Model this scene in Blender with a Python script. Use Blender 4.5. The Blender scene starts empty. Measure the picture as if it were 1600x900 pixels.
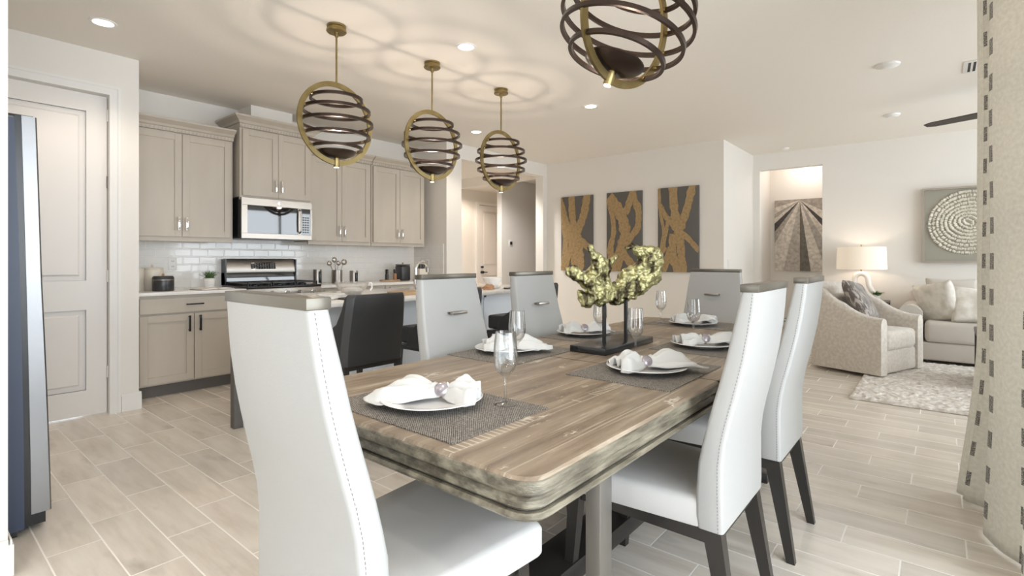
import bpy, bmesh, math, random
from mathutils import Vector, Matrix, noise
random.seed(7)
PI = math.pi
R = math.radians
COL = bpy.context.scene.collection
SC = bpy.context.scene

# ------------------------------------------------------------ camera
cam_d = bpy.data.cameras.new('camera')
cam_d.sensor_width = 36
cam_d.lens = 808.0 / 1600 * 36
cam_d.shift_y = -45 / 1600
cam = bpy.data.objects.new('camera', cam_d)
COL.objects.link(cam)
cam.location = (0, 0, 1.18)
cam.rotation_euler = (R(90), 0, R(39.66 - 90))
cam_d.clip_start = 0.02
SC.camera = cam

# ------------------------------------------------------------ light
SC.view_settings.view_transform = 'Standard'
SC.view_settings.look = 'None'
SC.view_settings.gamma = 1
SC.view_settings.use_curve_mapping = False
SC.view_settings.exposure = 0.23
SC.cycles.diffuse_bounces = 8
SC.cycles.max_bounces = 14
world = bpy.data.worlds.new('sky')
SC.world = world
world.use_nodes = True
bg = world.node_tree.nodes['Background']
bg.inputs[0].default_value = (0.86, 0.93, 1.0, 1)
bg.inputs[1].default_value = 2.0


def lamp(name, kind, loc, energy, color=(1, 1, 1), rot=(0, 0, 0), size=1.0, size_y=None, radius=0.05, spot=None):
    d = bpy.data.lights.new(name, kind)
    d.energy = energy
    d.color = color
    if kind == 'AREA':
        d.size = size
        if size_y:
            d.shape = 'RECTANGLE'
            d.size_y = size_y
    else:
        d.shadow_soft_size = radius
    if spot:
        d.spot_size = spot
        d.spot_blend = 0.6
    o = bpy.data.objects.new(name, d)
    COL.objects.link(o)
    o.location = loc
    o.rotation_euler = rot
    return o


DAY = (0.86, 0.94, 1.0)
# daylight standing just outside the openings of the room
lamp('patio_door_daylight', 'AREA', (0.25, -1.3, 1.3), 118, DAY, (R(90), 0, 0), 3.6, 2.4)
lamp('living_window_daylight', 'AREA', (6.2, -3.42, 1.45), 118, DAY, (R(90), 0, 0), 3.4, 2.2)
lamp('rear_window_daylight', 'AREA', (-4.1, 1.2, 1.35), 18, DAY, (R(90), 0, R(-90)), 2.4, 2.1)
WARM = (1.0, 0.84, 0.70)

# ------------------------------------------------------------ materials
MATS = {}


def mat(name, color=(0.8, 0.8, 0.8), rough=0.5, metal=0.0, spec=0.5, emit=None, es=0.0, bump=None, noise_mix=None, sheen=0.0):
    """bump = (scale, strength, stretch) ; noise_mix = (scale, color2, stretch, lo, hi)"""
    m = bpy.data.materials.new(name)
    m.use_nodes = True
    nt = m.node_tree
    p = nt.nodes['Principled BSDF']
    p.inputs['Base Color'].default_value = (*color, 1)
    p.inputs['Roughness'].default_value = rough
    p.inputs['Metallic'].default_value = metal
    p.inputs['Specular IOR Level'].default_value = spec
    if sheen:
        p.inputs['Sheen Weight'].default_value = sheen
    if emit:
        p.inputs['Emission Color'].default_value = (*emit, 1)
        p.inputs['Emission Strength'].default_value = es
    tc = None

    def coords(stretch):
        nonlocal tc
        if tc is None:
            tc = nt.nodes.new('ShaderNodeTexCoord')
        mp = nt.nodes.new('ShaderNodeMapping')
        mp.inputs['Scale'].default_value = stretch
        nt.links.new(tc.outputs['Object'], mp.inputs[0])
        return mp.outputs[0]
    if noise_mix:
        sc, c2, st, lo, hi = noise_mix
        n = nt.nodes.new('ShaderNodeTexNoise')
        n.inputs['Scale'].default_value = sc
        n.inputs['Detail'].default_value = 5
        nt.links.new(coords(st), n.inputs['Vector'])
        cr = nt.nodes.new('ShaderNodeValToRGB')
        cr.color_ramp.elements[0].position = lo
        cr.color_ramp.elements[1].position = hi
        cr.color_ramp.elements[0].color = (*color, 1)
        cr.color_ramp.elements[1].color = (*c2, 1)
        nt.links.new(n.outputs['Fac'], cr.inputs[0])
        nt.links.new(cr.outputs[0], p.inputs['Base Color'])
    if bump:
        sc, s, st = bump
        n = nt.nodes.new('ShaderNodeTexNoise')
        n.inputs['Scale'].default_value = sc
        n.inputs['Detail'].default_value = 4
        nt.links.new(coords(st), n.inputs['Vector'])
        b = nt.nodes.new('ShaderNodeBump')
        b.inputs['Strength'].default_value = s
        b.inputs['Distance'].default_value = 0.01
        nt.links.new(n.outputs['Fac'], b.inputs['Height'])
        nt.links.new(b.outputs[0], p.inputs['Normal'])
    MATS[name] = m
    return m


ONE = (1, 1, 1)
M_wall = mat('wall_paint', (0.78, 0.755, 0.715), 0.85, bump=(120, 0.06, ONE))
M_ceil = mat('ceiling_paint', (0.82, 0.78, 0.72), 0.9, bump=(90, 0.1, ONE))
M_trim = mat('trim_paint', (0.80, 0.79, 0.77), 0.45)
M_door = mat('door_paint', (0.80, 0.775, 0.75), 0.45)
M_cab = mat('cabinet_paint', (0.50, 0.45, 0.385), 0.45, noise_mix=(9, (0.53, 0.48, 0.415), (1, 1, .2), .35, .7))
M_cabin = mat('cabinet_shadow', (0.12, 0.10, 0.08), 0.7)
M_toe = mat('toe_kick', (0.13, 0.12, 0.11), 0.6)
M_quartz = mat('quartz', (0.80, 0.78, 0.75), 0.18, noise_mix=(14, (0.72, 0.69, 0.66), ONE, .5, .75))
M_island = mat('island_paint', (0.74, 0.78, 0.83), 0.5)
M_steel = mat('stainless_steel', (0.40, 0.37, 0.335), 0.34, 1.0, bump=(60, 0.03, (1, 1, 40)))
M_fridge = mat('fridge_stainless', (0.26, 0.26, 0.265), 0.33, 1.0, bump=(40, 0.03, (1, 1, 40)))
M_chrome = mat('polished_chrome', (0.8, 0.8, 0.8), 0.08, 1.0)
M_black = mat('black_enamel', (0.015, 0.015, 0.017), 0.25)
M_blackglass = mat('black_glass', (0.01, 0.01, 0.012), 0.03, spec=1.0)
M_navy = mat('fridge_side_paint', (0.035, 0.05, 0.095), 0.4)
M_bronze = mat('black_bronze', (0.03, 0.024, 0.02), 0.38, 0.6)
M_brass = mat('antique_brass', (0.27, 0.20, 0.085), 0.36, 1.0, noise_mix=(12, (0.34, 0.27, 0.13), ONE, .4, .7))
M_ring = mat('dark_bronze_band', (0.060, 0.042, 0.034), 0.30, 0.85)
M_lens = mat('lamp_lens', (1, 0.9, 0.8), 0.4, emit=(1, 0.88, 0.74), es=3.0)
M_can = mat('downlight_lens', (1, 0.95, 0.9), 0.4, emit=(1, 0.92, 0.82), es=9.0)
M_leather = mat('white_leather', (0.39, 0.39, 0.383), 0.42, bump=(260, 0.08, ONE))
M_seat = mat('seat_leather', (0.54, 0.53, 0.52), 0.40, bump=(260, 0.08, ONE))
M_stitch = mat('stitching', (0.20, 0.19, 0.18), 0.7)
M_cap = mat('pewter_cap', (0.17, 0.155, 0.13), 0.30, 0.7)
M_espresso = mat('espresso_wood', (0.022, 0.019, 0.017), 0.32, bump=(40, 0.05, (8, 8, 1)))
M_legsteel = mat('table_leg_metal', (0.20, 0.185, 0.165), 0.38, 0.5, bump=(50, 0.05, (20, 20, 1)))
M_stool = mat('charcoal_leather', (0.028, 0.028, 0.029), 0.42, bump=(240, 0.1, ONE))
M_plate = mat('white_china', (0.70, 0.70, 0.70), 0.14)
M_napkin = mat('white_linen', (0.60, 0.60, 0.59), 0.85, bump=(300, 0.1, ONE))
M_ringband = mat('napkin_ring_wood', (0.42, 0.30, 0.20), 0.4)
M_shell = mat('napkin_ring_shell', (0.36, 0.33, 0.36), 0.22, 0.5)
M_gold = mat('gold_leaf', (0.46, 0.43, 0.22), 0.36, 0.85, bump=(60, 0.9, ONE), noise_mix=(26, (0.06, 0.048, 0.025), (1, 1, .4), .47, .60))
M_upholstery = mat('chenille', (0.58, 0.525, 0.465), 0.95, sheen=0.4, bump=(130, 0.5, ONE), noise_mix=(35, (0.68, 0.63, 0.565), ONE, .4, .65))
M_sofa = mat('sofa_fabric', (0.56, 0.52, 0.47), 0.95, sheen=0.3, bump=(150, 0.3, ONE))
M_silk = mat('cushion_silk', (0.60, 0.56, 0.49), 0.5, sheen=0.3, noise_mix=(9, (0.74, 0.71, 0.65), (1, 1, 2), .42, .6), bump=(20, 0.3, ONE))
M_streak = mat('streaked_velvet', (0.13, 0.11, 0.10), 0.6, sheen=0.3, noise_mix=(16, (0.46, 0.42, 0.38), (5, 1, 1.2), .48, .6))
M_rug = mat('shag_pile', (0.62, 0.58, 0.53), 1.0, noise_mix=(22, (0.80, 0.77, 0.73), ONE, .4, .6))
M_darkwood = mat('dark_wood', (0.045, 0.038, 0.034), 0.35)
M_shade = mat('lamp_shade_linen', (0.85, 0.78, 0.68), 0.9, emit=(1.0, 0.82, 0.62), es=0.22)
M_whitegloss = mat('white_ceramic', (0.85, 0.84, 0.82), 0.2)
M_leaf = mat('green_leaf', (0.06, 0.13, 0.045), 0.5, noise_mix=(40, (0.12, 0.22, 0.07), ONE, .4, .6))
M_wood = mat('light_board_wood', (0.46, 0.31, 0.18), 0.5, noise_mix=(10, (0.36, 0.23, 0.12), (1, 8, 8), .4, .6))
M_cream = mat('cream_ceramic', (0.72, 0.66, 0.57), 0.35)
M_darkjar = mat('charcoal_jar', (0.035, 0.035, 0.037), 0.3)
M_paper = mat('book_paper', (0.80, 0.76, 0.70), 0.8)
M_spice = mat('spice', (0.40, 0.22, 0.12), 0.7)
M_plastic = mat('white_plastic', (0.80, 0.79, 0.77), 0.4)
M_grey = mat('art_grey', (0.115, 0.108, 0.10), 0.7)
M_artgold = mat('gold_foil', (0.42, 0.295, 0.15), 0.5, 0.3, bump=(60, 0.6, ONE), noise_mix=(30, (0.30, 0.20, 0.09), ONE, .45, .7))
M_linen = mat('art_linen', (0.36, 0.345, 0.29), 0.9, bump=(200, 0.2, ONE))
M_frame = mat('art_frame_wood', (0.36, 0.32, 0.27), 0.5)
M_paperart = mat('torn_paper', (0.74, 0.71, 0.62), 0.9)
M_slot = mat('black_slot', (0.02, 0.02, 0.02), 0.6)


def thin_glass(name, tint=(1, 1, 1), refl=1.0):
    m = bpy.data.materials.new(name)
    m.use_nodes = True
    nt = m.node_tree
    nt.nodes.remove(nt.nodes['Principled BSDF'])
    out = nt.nodes['Material Output']
    tr = nt.nodes.new('ShaderNodeBsdfTransparent')
    tr.inputs[0].default_value = (*tint, 1)
    gl = nt.nodes.new('ShaderNodeBsdfGlossy')
    gl.inputs['Roughness'].default_value = 0.02
    lw = nt.nodes.new('ShaderNodeLayerWeight')
    lw.inputs[0].default_value = 0.35
    ma = nt.nodes.new('ShaderNodeMath')
    ma.operation = 'MULTIPLY_ADD'
    ma.inputs[1].default_value = 0.75 * refl
    ma.inputs[2].default_value = 0.04 * refl
    nt.links.new(lw.outputs['Facing'], ma.inputs[0])
    mx = nt.nodes.new('ShaderNodeMixShader')
    nt.links.new(ma.outputs[0], mx.inputs[0])
    nt.links.new(tr.outputs[0], mx.inputs[1])
    nt.links.new(gl.outputs[0], mx.inputs[2])
    nt.links.new(mx.outputs[0], out.inputs[0])
    return m


M_glass = thin_glass('clear_glass', (0.988, 0.992, 0.992), 1.1)
M_pane = thin_glass('window_glass', (1, 1, 1), 0.3)


class NG:
    """tiny helper for writing node maths"""
    def __init__(s, name, rough=0.5, coord='Object'):
        s.m = bpy.data.materials.new(name)
        s.m.use_nodes = True
        s.nt = s.m.node_tree
        s.p = s.nt.nodes['Principled BSDF']
        s.p.inputs['Roughness'].default_value = rough
        tc = s.nt.nodes.new('ShaderNodeTexCoord')
        sx = s.nt.nodes.new('ShaderNodeSeparateXYZ')
        s.vec = tc.outputs[coord]
        s.nt.links.new(s.vec, sx.inputs[0])
        s.x, s.y, s.z = sx.outputs

    def math(s, op, *a):
        n = s.nt.nodes.new('ShaderNodeMath')
        n.operation = op
        for i, v in enumerate(a):
            if isinstance(v, (int, float)):
                n.inputs[i].default_value = v
            else:
                s.nt.links.new(v, n.inputs[i])
        return n.outputs[0]

    def comb(s, x, y, z):
        n = s.nt.nodes.new('ShaderNodeCombineXYZ')
        for i, v in enumerate((x, y, z)):
            if isinstance(v, (int, float)):
                n.inputs[i].default_value = v
            else:
                s.nt.links.new(v, n.inputs[i])
        return n.outputs[0]

    def noise(s, vec, scale, detail=4, rough=0.5):
        n = s.nt.nodes.new('ShaderNodeTexNoise')
        n.inputs['Scale'].default_value = scale
        n.inputs['Detail'].default_value = detail
        n.inputs['Roughness'].default_value = rough
        s.nt.links.new(vec, n.inputs['Vector'])
        return n.outputs['Fac']

    def white(s, vec):
        n = s.nt.nodes.new('ShaderNodeTexWhiteNoise')
        s.nt.links.new(vec, n.inputs['Vector'])
        return n.outputs['Value']

    def ramp(s, fac, stops, mode='LINEAR'):
        n = s.nt.nodes.new('ShaderNodeValToRGB')
        n.color_ramp.interpolation = mode
        el = n.color_ramp.elements
        while len(el) < len(stops):
            el.new(0.5)
        for e, (p, c) in zip(el, stops):
            e.position = p
            e.color = (*c, 1) if len(c) == 3 else c
        s.nt.links.new(fac, n.inputs[0])
        return n.outputs[0]

    def mix(s, fac, a, b, mode='MIX'):
        n = s.nt.nodes.new('ShaderNodeMix')
        n.data_type = 'RGBA'
        n.blend_type = mode
        for sock, v in ((n.inputs[0], fac), (n.inputs[6], a), (n.inputs[7], b)):
            if isinstance(v, (int, float)):
                sock.default_value = v
            elif isinstance(v, tuple):
                sock.default_value = (*v, 1)
            else:
                s.nt.links.new(v, sock)
        return n.outputs[2]

    def bump(s, h, strength=0.3, dist=0.01):
        b = s.nt.nodes.new('ShaderNodeBump')
        b.inputs['Strength'].default_value = strength
        b.inputs['Distance'].default_value = dist
        s.nt.links.new(h, b.inputs['Height'])
        s.nt.links.new(b.outputs[0], s.p.inputs['Normal'])

    def done(s, col, rough=None):
        s.nt.links.new(col, s.p.inputs['Base Color'])
        if rough is not None:
            s.nt.links.new(rough, s.p.inputs['Roughness'])
        return s.m


def grid_mask(g, u, v, w, l, gap):
    """1 on grout, 0 on tile; u,v already in cell units"""
    fu = g.math('FRACT', u)
    fv = g.math('FRACT', v)
    du = g.math('MULTIPLY', g.math('MINIMUM', fu, g.math('SUBTRACT', 1.0, fu)), w)
    dv = g.math('MULTIPLY', g.math('MINIMUM', fv, g.math('SUBTRACT', 1.0, fv)), l)
    d = g.math('MINIMUM', du, dv)
    n = g.nt.nodes.new('ShaderNodeMapRange')
    n.inputs[1].default_value = gap * 0.6
    n.inputs[2].default_value = gap * 1.1
    n.inputs[3].default_value = 1
    n.inputs[4].default_value = 0
    g.nt.links.new(d, n.inputs[0])
    return n.outputs[0]


# floor: wood-look porcelain planks, a third offset from row to row
g = NG('plank_tile_floor', 0.3)
W_, L_ = 0.178, 0.6
u = g.math('DIVIDE', g.math('SUBTRACT', g.x, 0.575), W_)
row = g.math('FLOOR', u)
v = g.math('DIVIDE', g.math('SUBTRACT', g.math('SUBTRACT', g.y, 0.52), g.math('MULTIPLY', row, 0.2)), L_)
mask = grid_mask(g, u, v, W_, L_, 0.0032)
cell = g.comb(row, g.math('FLOOR', v), 0)
rnd = g.white(cell)
gv = g.comb(g.math('MULTIPLY', g.x, 9.0), g.math('ADD', g.math('MULTIPLY', g.y, 1.2), g.math('MULTIPLY', rnd, 13)), rnd)
n1 = g.noise(gv, 1.6, 6, 0.6)
base = g.ramp(n1, [(0.25, (0.55, 0.495, 0.43)), (0.5, (0.68, 0.63, 0.565)), (0.72, (0.76, 0.715, 0.655))])
smudge = g.ramp(g.noise(g.comb(g.math('MULTIPLY', g.x, 2.6), g.y, rnd), 3.2, 3), [(0.6, (0, 0, 0)), (0.78, (1, 1, 1))])
base = g.mix(g.math('MULTIPLY', smudge, 0.45), base, (0.25, 0.215, 0.18))
tint = g.ramp(rnd, [(0, (0.90, 0.90, 0.90)), (1, (1.06, 1.05, 1.04))])
base = g.mix(1.0, base, tint, 'MULTIPLY')
g.bump(g.math('SUBTRACT', 1.0, mask), 0.25, 0.002)
M_floor = g.done(g.mix(mask, base, (0.86, 0.83, 0.79)), g.math('MULTIPLY_ADD', mask, 0.4, 0.27))

# glossy subway tile, works on both walls (x+y runs along either)
g = NG('subway_tile', 0.08)
TW, TH = 0.152, 0.0762
rr = g.math('DIVIDE', g.math('SUBTRACT', g.z, 0.90), TH)
row = g.math('FLOOR', rr)
uu = g.math('ADD', g.math('DIVIDE', g.math('ADD', g.x, g.y), TW), g.math('MULTIPLY', row, 0.5))
mask = grid_mask(g, uu, rr, TW, TH, 0.0022)
bev = grid_mask(g, uu, rr, TW, TH, 0.008)
h = g.math('SUBTRACT', 1.0, g.math('MULTIPLY', bev, 1.0))
wob = g.noise(g.vec, 6, 2)
g.bump(g.math('ADD', h, g.math('MULTIPLY', wob, 0.5)), 0.5, 0.004)
M_tile = g.done(g.mix(mask, (0.84, 0.825, 0.80), (0.88, 0.87, 0.85)), g.math('MULTIPLY_ADD', mask, 0.6, 0.07))

# weathered table wood, boards along x
g = NG('weathered_oak', 0.42)
bv = g.math('DIVIDE', g.y, 0.155)
bid = g.math('FLOOR', bv)
br = g.white(g.comb(bid, 3.0, 1.0))
gv = g.comb(g.math('ADD', g.math('MULTIPLY', g.x, 1.3), g.math('MULTIPLY', br, 9)), g.math('MULTIPLY', g.y, 14), g.math('MULTIPLY', g.z, 14))
n1 = g.noise(gv, 1.8, 8, 0.65)
c = g.ramp(n1, [(0.28, (0.10, 0.072, 0.048)), (0.45, (0.205, 0.155, 0.11)), (0.6, (0.285, 0.225, 0.165)), (0.74, (0.46, 0.39, 0.31))])
n2 = g.noise(g.comb(g.math('MULTIPLY', g.x, 2.2), g.math('MULTIPLY', g.y, 5), 0.0), 2.2, 6, 0.7)
c = g.mix(g.ramp(n2, [(0.60, (0, 0, 0)), (0.66, (1, 1, 1)), (0.72, (0, 0, 0))]), c, (0.58, 0.52, 0.43))
fb = g.math('FRACT', bv)
db = g.math('MINIMUM', fb, g.math('SUBTRACT', 1.0, fb))
n3 = g.noise(g.comb(g.math('MULTIPLY', g.x, 0.9), g.math('MULTIPLY', g.y, 34), br), 1.5, 4, 0.6)
c = g.mix(g.ramp(n3, [(0.58, (0, 0, 0)), (0.70, (.55, .55, .55))]), c, (0.60, 0.53, 0.43))
n4 = g.noise(g.comb(g.math('MULTIPLY', g.x, 2.6), g.math('MULTIPLY', g.y, 6), 7.0), 1.6, 3, 0.6)
c = g.mix(g.ramp(n4, [(0.56, (0, 0, 0)), (0.72, (.6, .6, .6))]), c, (0.13, 0.095, 0.065))
seam = g.ramp(db, [(0.0, (1, 1, 1)), (0.02, (0, 0, 0))])
c = g.mix(g.math('MULTIPLY', seam, 0.45), c, (0.60, 0.54, 0.45))
# saw marks left in two of the boards
sw = g.math('FRACT', g.math('MULTIPLY', g.x, 52))
sm = g.ramp(sw, [(0.3, (0, 0, 0)), (0.5, (1, 1, 1)), (0.7, (0, 0, 0))])
inb = g.math('LESS_THAN', g.math('ABSOLUTE', g.math('ADD', g.y, 0.295)), 0.018)
inn = g.math('GREATER_THAN', g.noise(g.comb(g.x, bid, 5.0), 2.3, 2), 0.47)
c = g.mix(g.math('MULTIPLY', g.math('MULTIPLY', sm, g.math('MULTIPLY', inb, inn)), 0.8), c, (0.62, 0.56, 0.47))
g.bump(n1, 0.25, 0.004)
M_oak = g.done(c, g.math('MULTIPLY_ADD', n1, 0.35, 0.2))
M_oakedge = mat('worn_edge_wood', (0.085, 0.073, 0.052), 0.33, noise_mix=(9, (0.24, 0.215, 0.16), (1, 3, 6), .38, .68), bump=(30, 0.3, (1, 4, 8)))

# woven placemat
g = NG('woven_vinyl', 0.6)
wx = g.math('SINE', g.math('MULTIPLY', g.x, 900))
wy = g.math('SINE', g.math('MULTIPLY', g.y, 900))
wv = g.math('MULTIPLY', wx, wy)
big = g.noise(g.vec, 260, 2)
c = g.ramp(g.math('ADD', g.math('MULTIPLY', wv, 0.35), big), [(0.28, (0.03, 0.029, 0.029)), (0.5, (0.13, 0.12, 0.11)), (0.75, (0.40, 0.36, 0.31))])
g.bump(wv, 0.5, 0.002)
M_mat = g.done(c)

# curtain: linen with columns of small hatched blocks (uv in metres)
g = NG('curtain_linen', 0.9, 'UV')
colu = g.math('DIVIDE', g.x, 0.21)
ci = g.math('FLOOR', colu)
cf = g.math('FRACT', colu)
rv = g.math('ADD', g.math('DIVIDE', g.y, 0.15), g.math('MULTIPLY', ci, 0.5))
rf = g.math('FRACT', rv)
inx = g.math('LESS_THAN', g.math('ABSOLUTE', g.math('SUBTRACT', cf, 0.5)), 0.12)
iny = g.math('LESS_THAN', rf, 0.46)
hat = g.noise(g.comb(g.math('MULTIPLY', g.x, 150), g.math('MULTIPLY', g.y, 420), 0.0), 1.0, 2)
blk = g.math('MULTIPLY', g.math('MULTIPLY', inx, iny), g.ramp(hat, [(0.38, (0.35, 0.35, 0.35)), (0.55, (1, 1, 1))]))
weave = g.noise(g.comb(g.math('MULTIPLY', g.x, 60), g.math('MULTIPLY', g.y, 60), 0.0), 1.0, 5)
c = g.ramp(weave, [(0.3, (0.76, 0.735, 0.66)), (0.7, (0.88, 0.86, 0.79))])
c = g.mix(blk, c, (0.12, 0.105, 0.09))
g.p.inputs['Sheen Weight'].default_value = 0.2
M_curtain = g.done(c)
nt_ = M_curtain.node_tree
tl_ = nt_.nodes.new('ShaderNodeBsdfTranslucent')
mx_ = nt_.nodes.new('ShaderNodeMixShader')
mx_.inputs[0].default_value = 0.3
nt_.links.new(c, tl_.inputs[0])
nt_.links.new(g.p.outputs[0], mx_.inputs[1])
nt_.links.new(tl_.outputs[0], mx_.inputs[2])
nt_.links.new(mx_.outputs[0], nt_.nodes['Material Output'].inputs[0])

# the rays of the field photograph in the niche (object coords: y across, z up)
g = NG('field_photograph', 0.4)
dz = g.math('SUBTRACT', 0.545, g.z)
dy = g.math('MULTIPLY', g.y, -1.0)
a = g.math('DIVIDE', dy, g.math('MAXIMUM', dz, 0.001))
t = g.math('ADD', g.math('MULTIPLY', g.math('ARCTANGENT', a), 1 / PI), 0.5)
LT, MD, DK, DD = (0.72, 0.66, 0.58), (0.42, 0.37, 0.32), (0.16, 0.14, 0.11), (0.06, 0.05, 0.045)
c = g.ramp(t, [(0.0, MD), (0.08, LT), (0.16, MD), (0.20, LT), (0.245, DD), (0.295, MD), (0.34, LT), (0.43, (.50, .45, .39)), (0.497, DK), (0.542, LT), (0.60, (.45, .41, .36)), (0.65, LT), (0.70, DD), (0.75, LT), (0.83, MD)], 'CONSTANT')
n = g.noise(g.vec, 22, 4)
c = g.mix(0.5, c, g.ramp(n, [(0.3, (0.25, 0.22, 0.19)), (0.65, (1, 1, 1))]), 'MULTIPLY')
M_field = g.done(c)


# ------------------------------------------------------------ mesh helpers
class MB:
    def __init__(s):
        s.bm = bmesh.new()
        s.slot = 0

    def _add(s, fn):
        return fn

    def box(s, x0, x1, y0, y1, z0, z1, bev=0.0, seg=2):
        b = bmesh.new()
        vs = [b.verts.new((x, y, z)) for z in (z0, z1) for y in (y0, y1) for x in (x0, x1)]
        for f in ((0, 2, 3, 1), (4, 5, 7, 6), (0, 1, 5, 4), (2, 6, 7, 3), (0, 4, 6, 2), (1, 3, 7, 5)):
            b.faces.new([vs[i] for i in f])
        if bev:
            bmesh.ops.bevel(b, geom=b.edges[:], offset=bev, segments=seg, profile=0.5, affect='EDGES')
        s.merge(b)
        return s

    def merge(s, b, M=None):
        if M is not None:
            bmesh.ops.transform(b, matrix=M, verts=b.verts[:])
        me = bpy.data.meshes.new('tmp')
        b.to_mesh(me)
        b.free()
        s.bm.from_mesh(me)
        bpy.data.meshes.remove(me)
        return s

    def lathe(s, prof, c=(0, 0, 0), n=32, closed=False):
        rings = []
        b = s.bm
        for (r, z) in prof:
            if r < 1e-5:
                rings.append([b.verts.new((c[0], c[1], c[2] + z))])
            else:
                rings.append([b.verts.new((c[0] + r * math.cos(2 * PI * k / n), c[1] + r * math.sin(2 * PI * k / n), c[2] + z)) for k in range(n)])
        prs = list(zip(rings[:-1], rings[1:]))
        if closed:
            prs.append((rings[-1], rings[0]))
        for A, B in prs:
            if len(A) == 1 and len(B) == 1:
                continue
            for k in range(n):
                k2 = (k + 1) % n
                if len(A) == 1:
                    b.faces.new([A[0], B[k2], B[k]])
                elif len(B) == 1:
                    b.faces.new([A[k], A[k2], B[0]])
                else:
                    b.faces.new([A[k], A[k2], B[k2], B[k]])
        return s

    def loft(s, rings, cap=True, closed=False):
        b = s.bm
        V = [[b.verts.new(p) for p in r] for r in rings]
        n = len(V[0])
        prs = list(zip(V[:-1], V[1:]))
        if closed:
            prs.append((V[-1], V[0]))
        for A, B in prs:
            for k in range(n):
                k2 = (k + 1) % n
                b.faces.new([A[k], A[k2], B[k2], B[k]])
        if cap and not closed:
            b.faces.new(V[0][::-1])
            b.faces.new(V[-1])
        return s

    def tube(s, pts, r, n=8, closed=False, rb=None, cap=True):
        """tube along pts; r a number or list; rb makes an oval/ flat section"""
        pts = [Vector(p) for p in pts]
        N = len(pts)
        rs = r if isinstance(r, (list, tuple)) else [r] * N
        rings = []
        up0 = None
        for i, p in enumerate(pts):
            if closed:
                t = (pts[(i + 1) % N] - pts[i - 1]).normalized()
            else:
                t = (pts[min(i + 1, N - 1)] - pts[max(i - 1, 0)]).normalized()
            if up0 is None:
                up0 = Vector((0, 0, 1)) if abs(t.z) < 0.9 else Vector((0, 1, 0))
            sd = t.cross(up0)
            if sd.length < 1e-4:
                sd = t.cross(Vector((1, 0, 0)))
            sd.normalize()
            up = sd.cross(t).normalized()
            up0 = up
            rr = rs[i]
            rings.append([p + sd * (rr * math.cos(2 * PI * k / n)) + up * ((rb if rb else rr) * math.sin(2 * PI * k / n)) for k in range(n)])
        return s.loft(rings, cap, closed)

    def cyl(s, p0, p1, r0, r1=None, n=20):
        return s.tube([p0, p1], [r0, r0 if r1 is None else r1], n)

    def bar(s, p0, p1, w, d, w1=None, d1=None, bev=0):
        """square bar, w along x and d along y, tapering"""
        w1 = w if w1 is None else w1
        d1 = d if d1 is None else d1
        r = []
        for p, a, b_ in ((p0, w, d), (p1, w1, d1)):
            r.append([(p[0] + sx * a / 2, p[1] + sy * b_ / 2, p[2]) for sx, sy in ((-1, -1), (1, -1), (1, 1), (-1, 1))])
        return s.loft(r)

    def build(s, name, m, parent=None, smooth=True, loc=None, angle=35):
        me = bpy.data.meshes.new(name)
        bmesh.ops.recalc_face_normals(s.bm, faces=s.bm.faces[:])
        s.bm.to_mesh(me)
        s.bm.free()
        me.materials.append(m)
        if smooth:
            for p in me.polygons:
                p.use_smooth = True
            me.set_sharp_from_angle(angle=R(angle))
        o = bpy.data.objects.new(name, me)
        COL.objects.link(o)
        if parent is not None:
            o.parent = parent
        if loc:
            o.location = loc
        return o


def tag(o, label, cat, group=None, kind=None):
    if label:
        o['label'] = label
    if cat:
        o['category'] = cat
    if group:
        o['group'] = group
    if kind:
        o['kind'] = kind
    return o


def thing(name, label, cat, loc=(0, 0, 0), rz=0, group=None):
    o = bpy.data.objects.new(name, None)
    o.empty_display_size = 0.1
    COL.objects.link(o)
    o.location = loc
    o.rotation_euler = (0, 0, rz)
    return tag(o, label, cat, group)


def struct(name, mb, m, parent=None, smooth=False):
    o = mb.build(name, m, parent, smooth)
    if parent is None:
        o['kind'] = 'structure'
    return o


def copy_tree(o, loc=None, rz=None, label=None):
    c = o.copy()
    COL.objects.link(c)
    if loc is not None:
        c.location = loc
    if rz is not None:
        c.rotation_euler = (0, 0, rz)
    if label:
        c['label'] = label
    for ch in list(o.children):
        d = ch.copy()
        COL.objects.link(d)
        d.parent = c
        for gg in list(ch.children):
            e = gg.copy()
            COL.objects.link(e)
            e.parent = d
    return c


def rrect(cx, cy, hx, hy, r, n=5):
    pts = []
    for (sx, sy, a0) in ((1, 1, 0), (-1, 1, 90), (-1, -1, 180), (1, -1, 270)):
        for k in range(n + 1):
            a = R(a0 + 90 * k / n)
            pts.append((cx + sx * (hx - r) + r * math.cos(a), cy + sy * (hy - r) + r * math.sin(a)))
    return pts

# ------------------------------------------------------------ the room
CE = 2.75
struct('floor', MB().box(-4.2, 10.6, -3.4, 8.5, -0.06, 0), M_floor)
struct('ceiling', MB().box(-4.2, 10.6, -3.4, 8.5, CE, CE + 0.1), M_ceil)


def slab(*b):
    return MB().box(*b)


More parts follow.
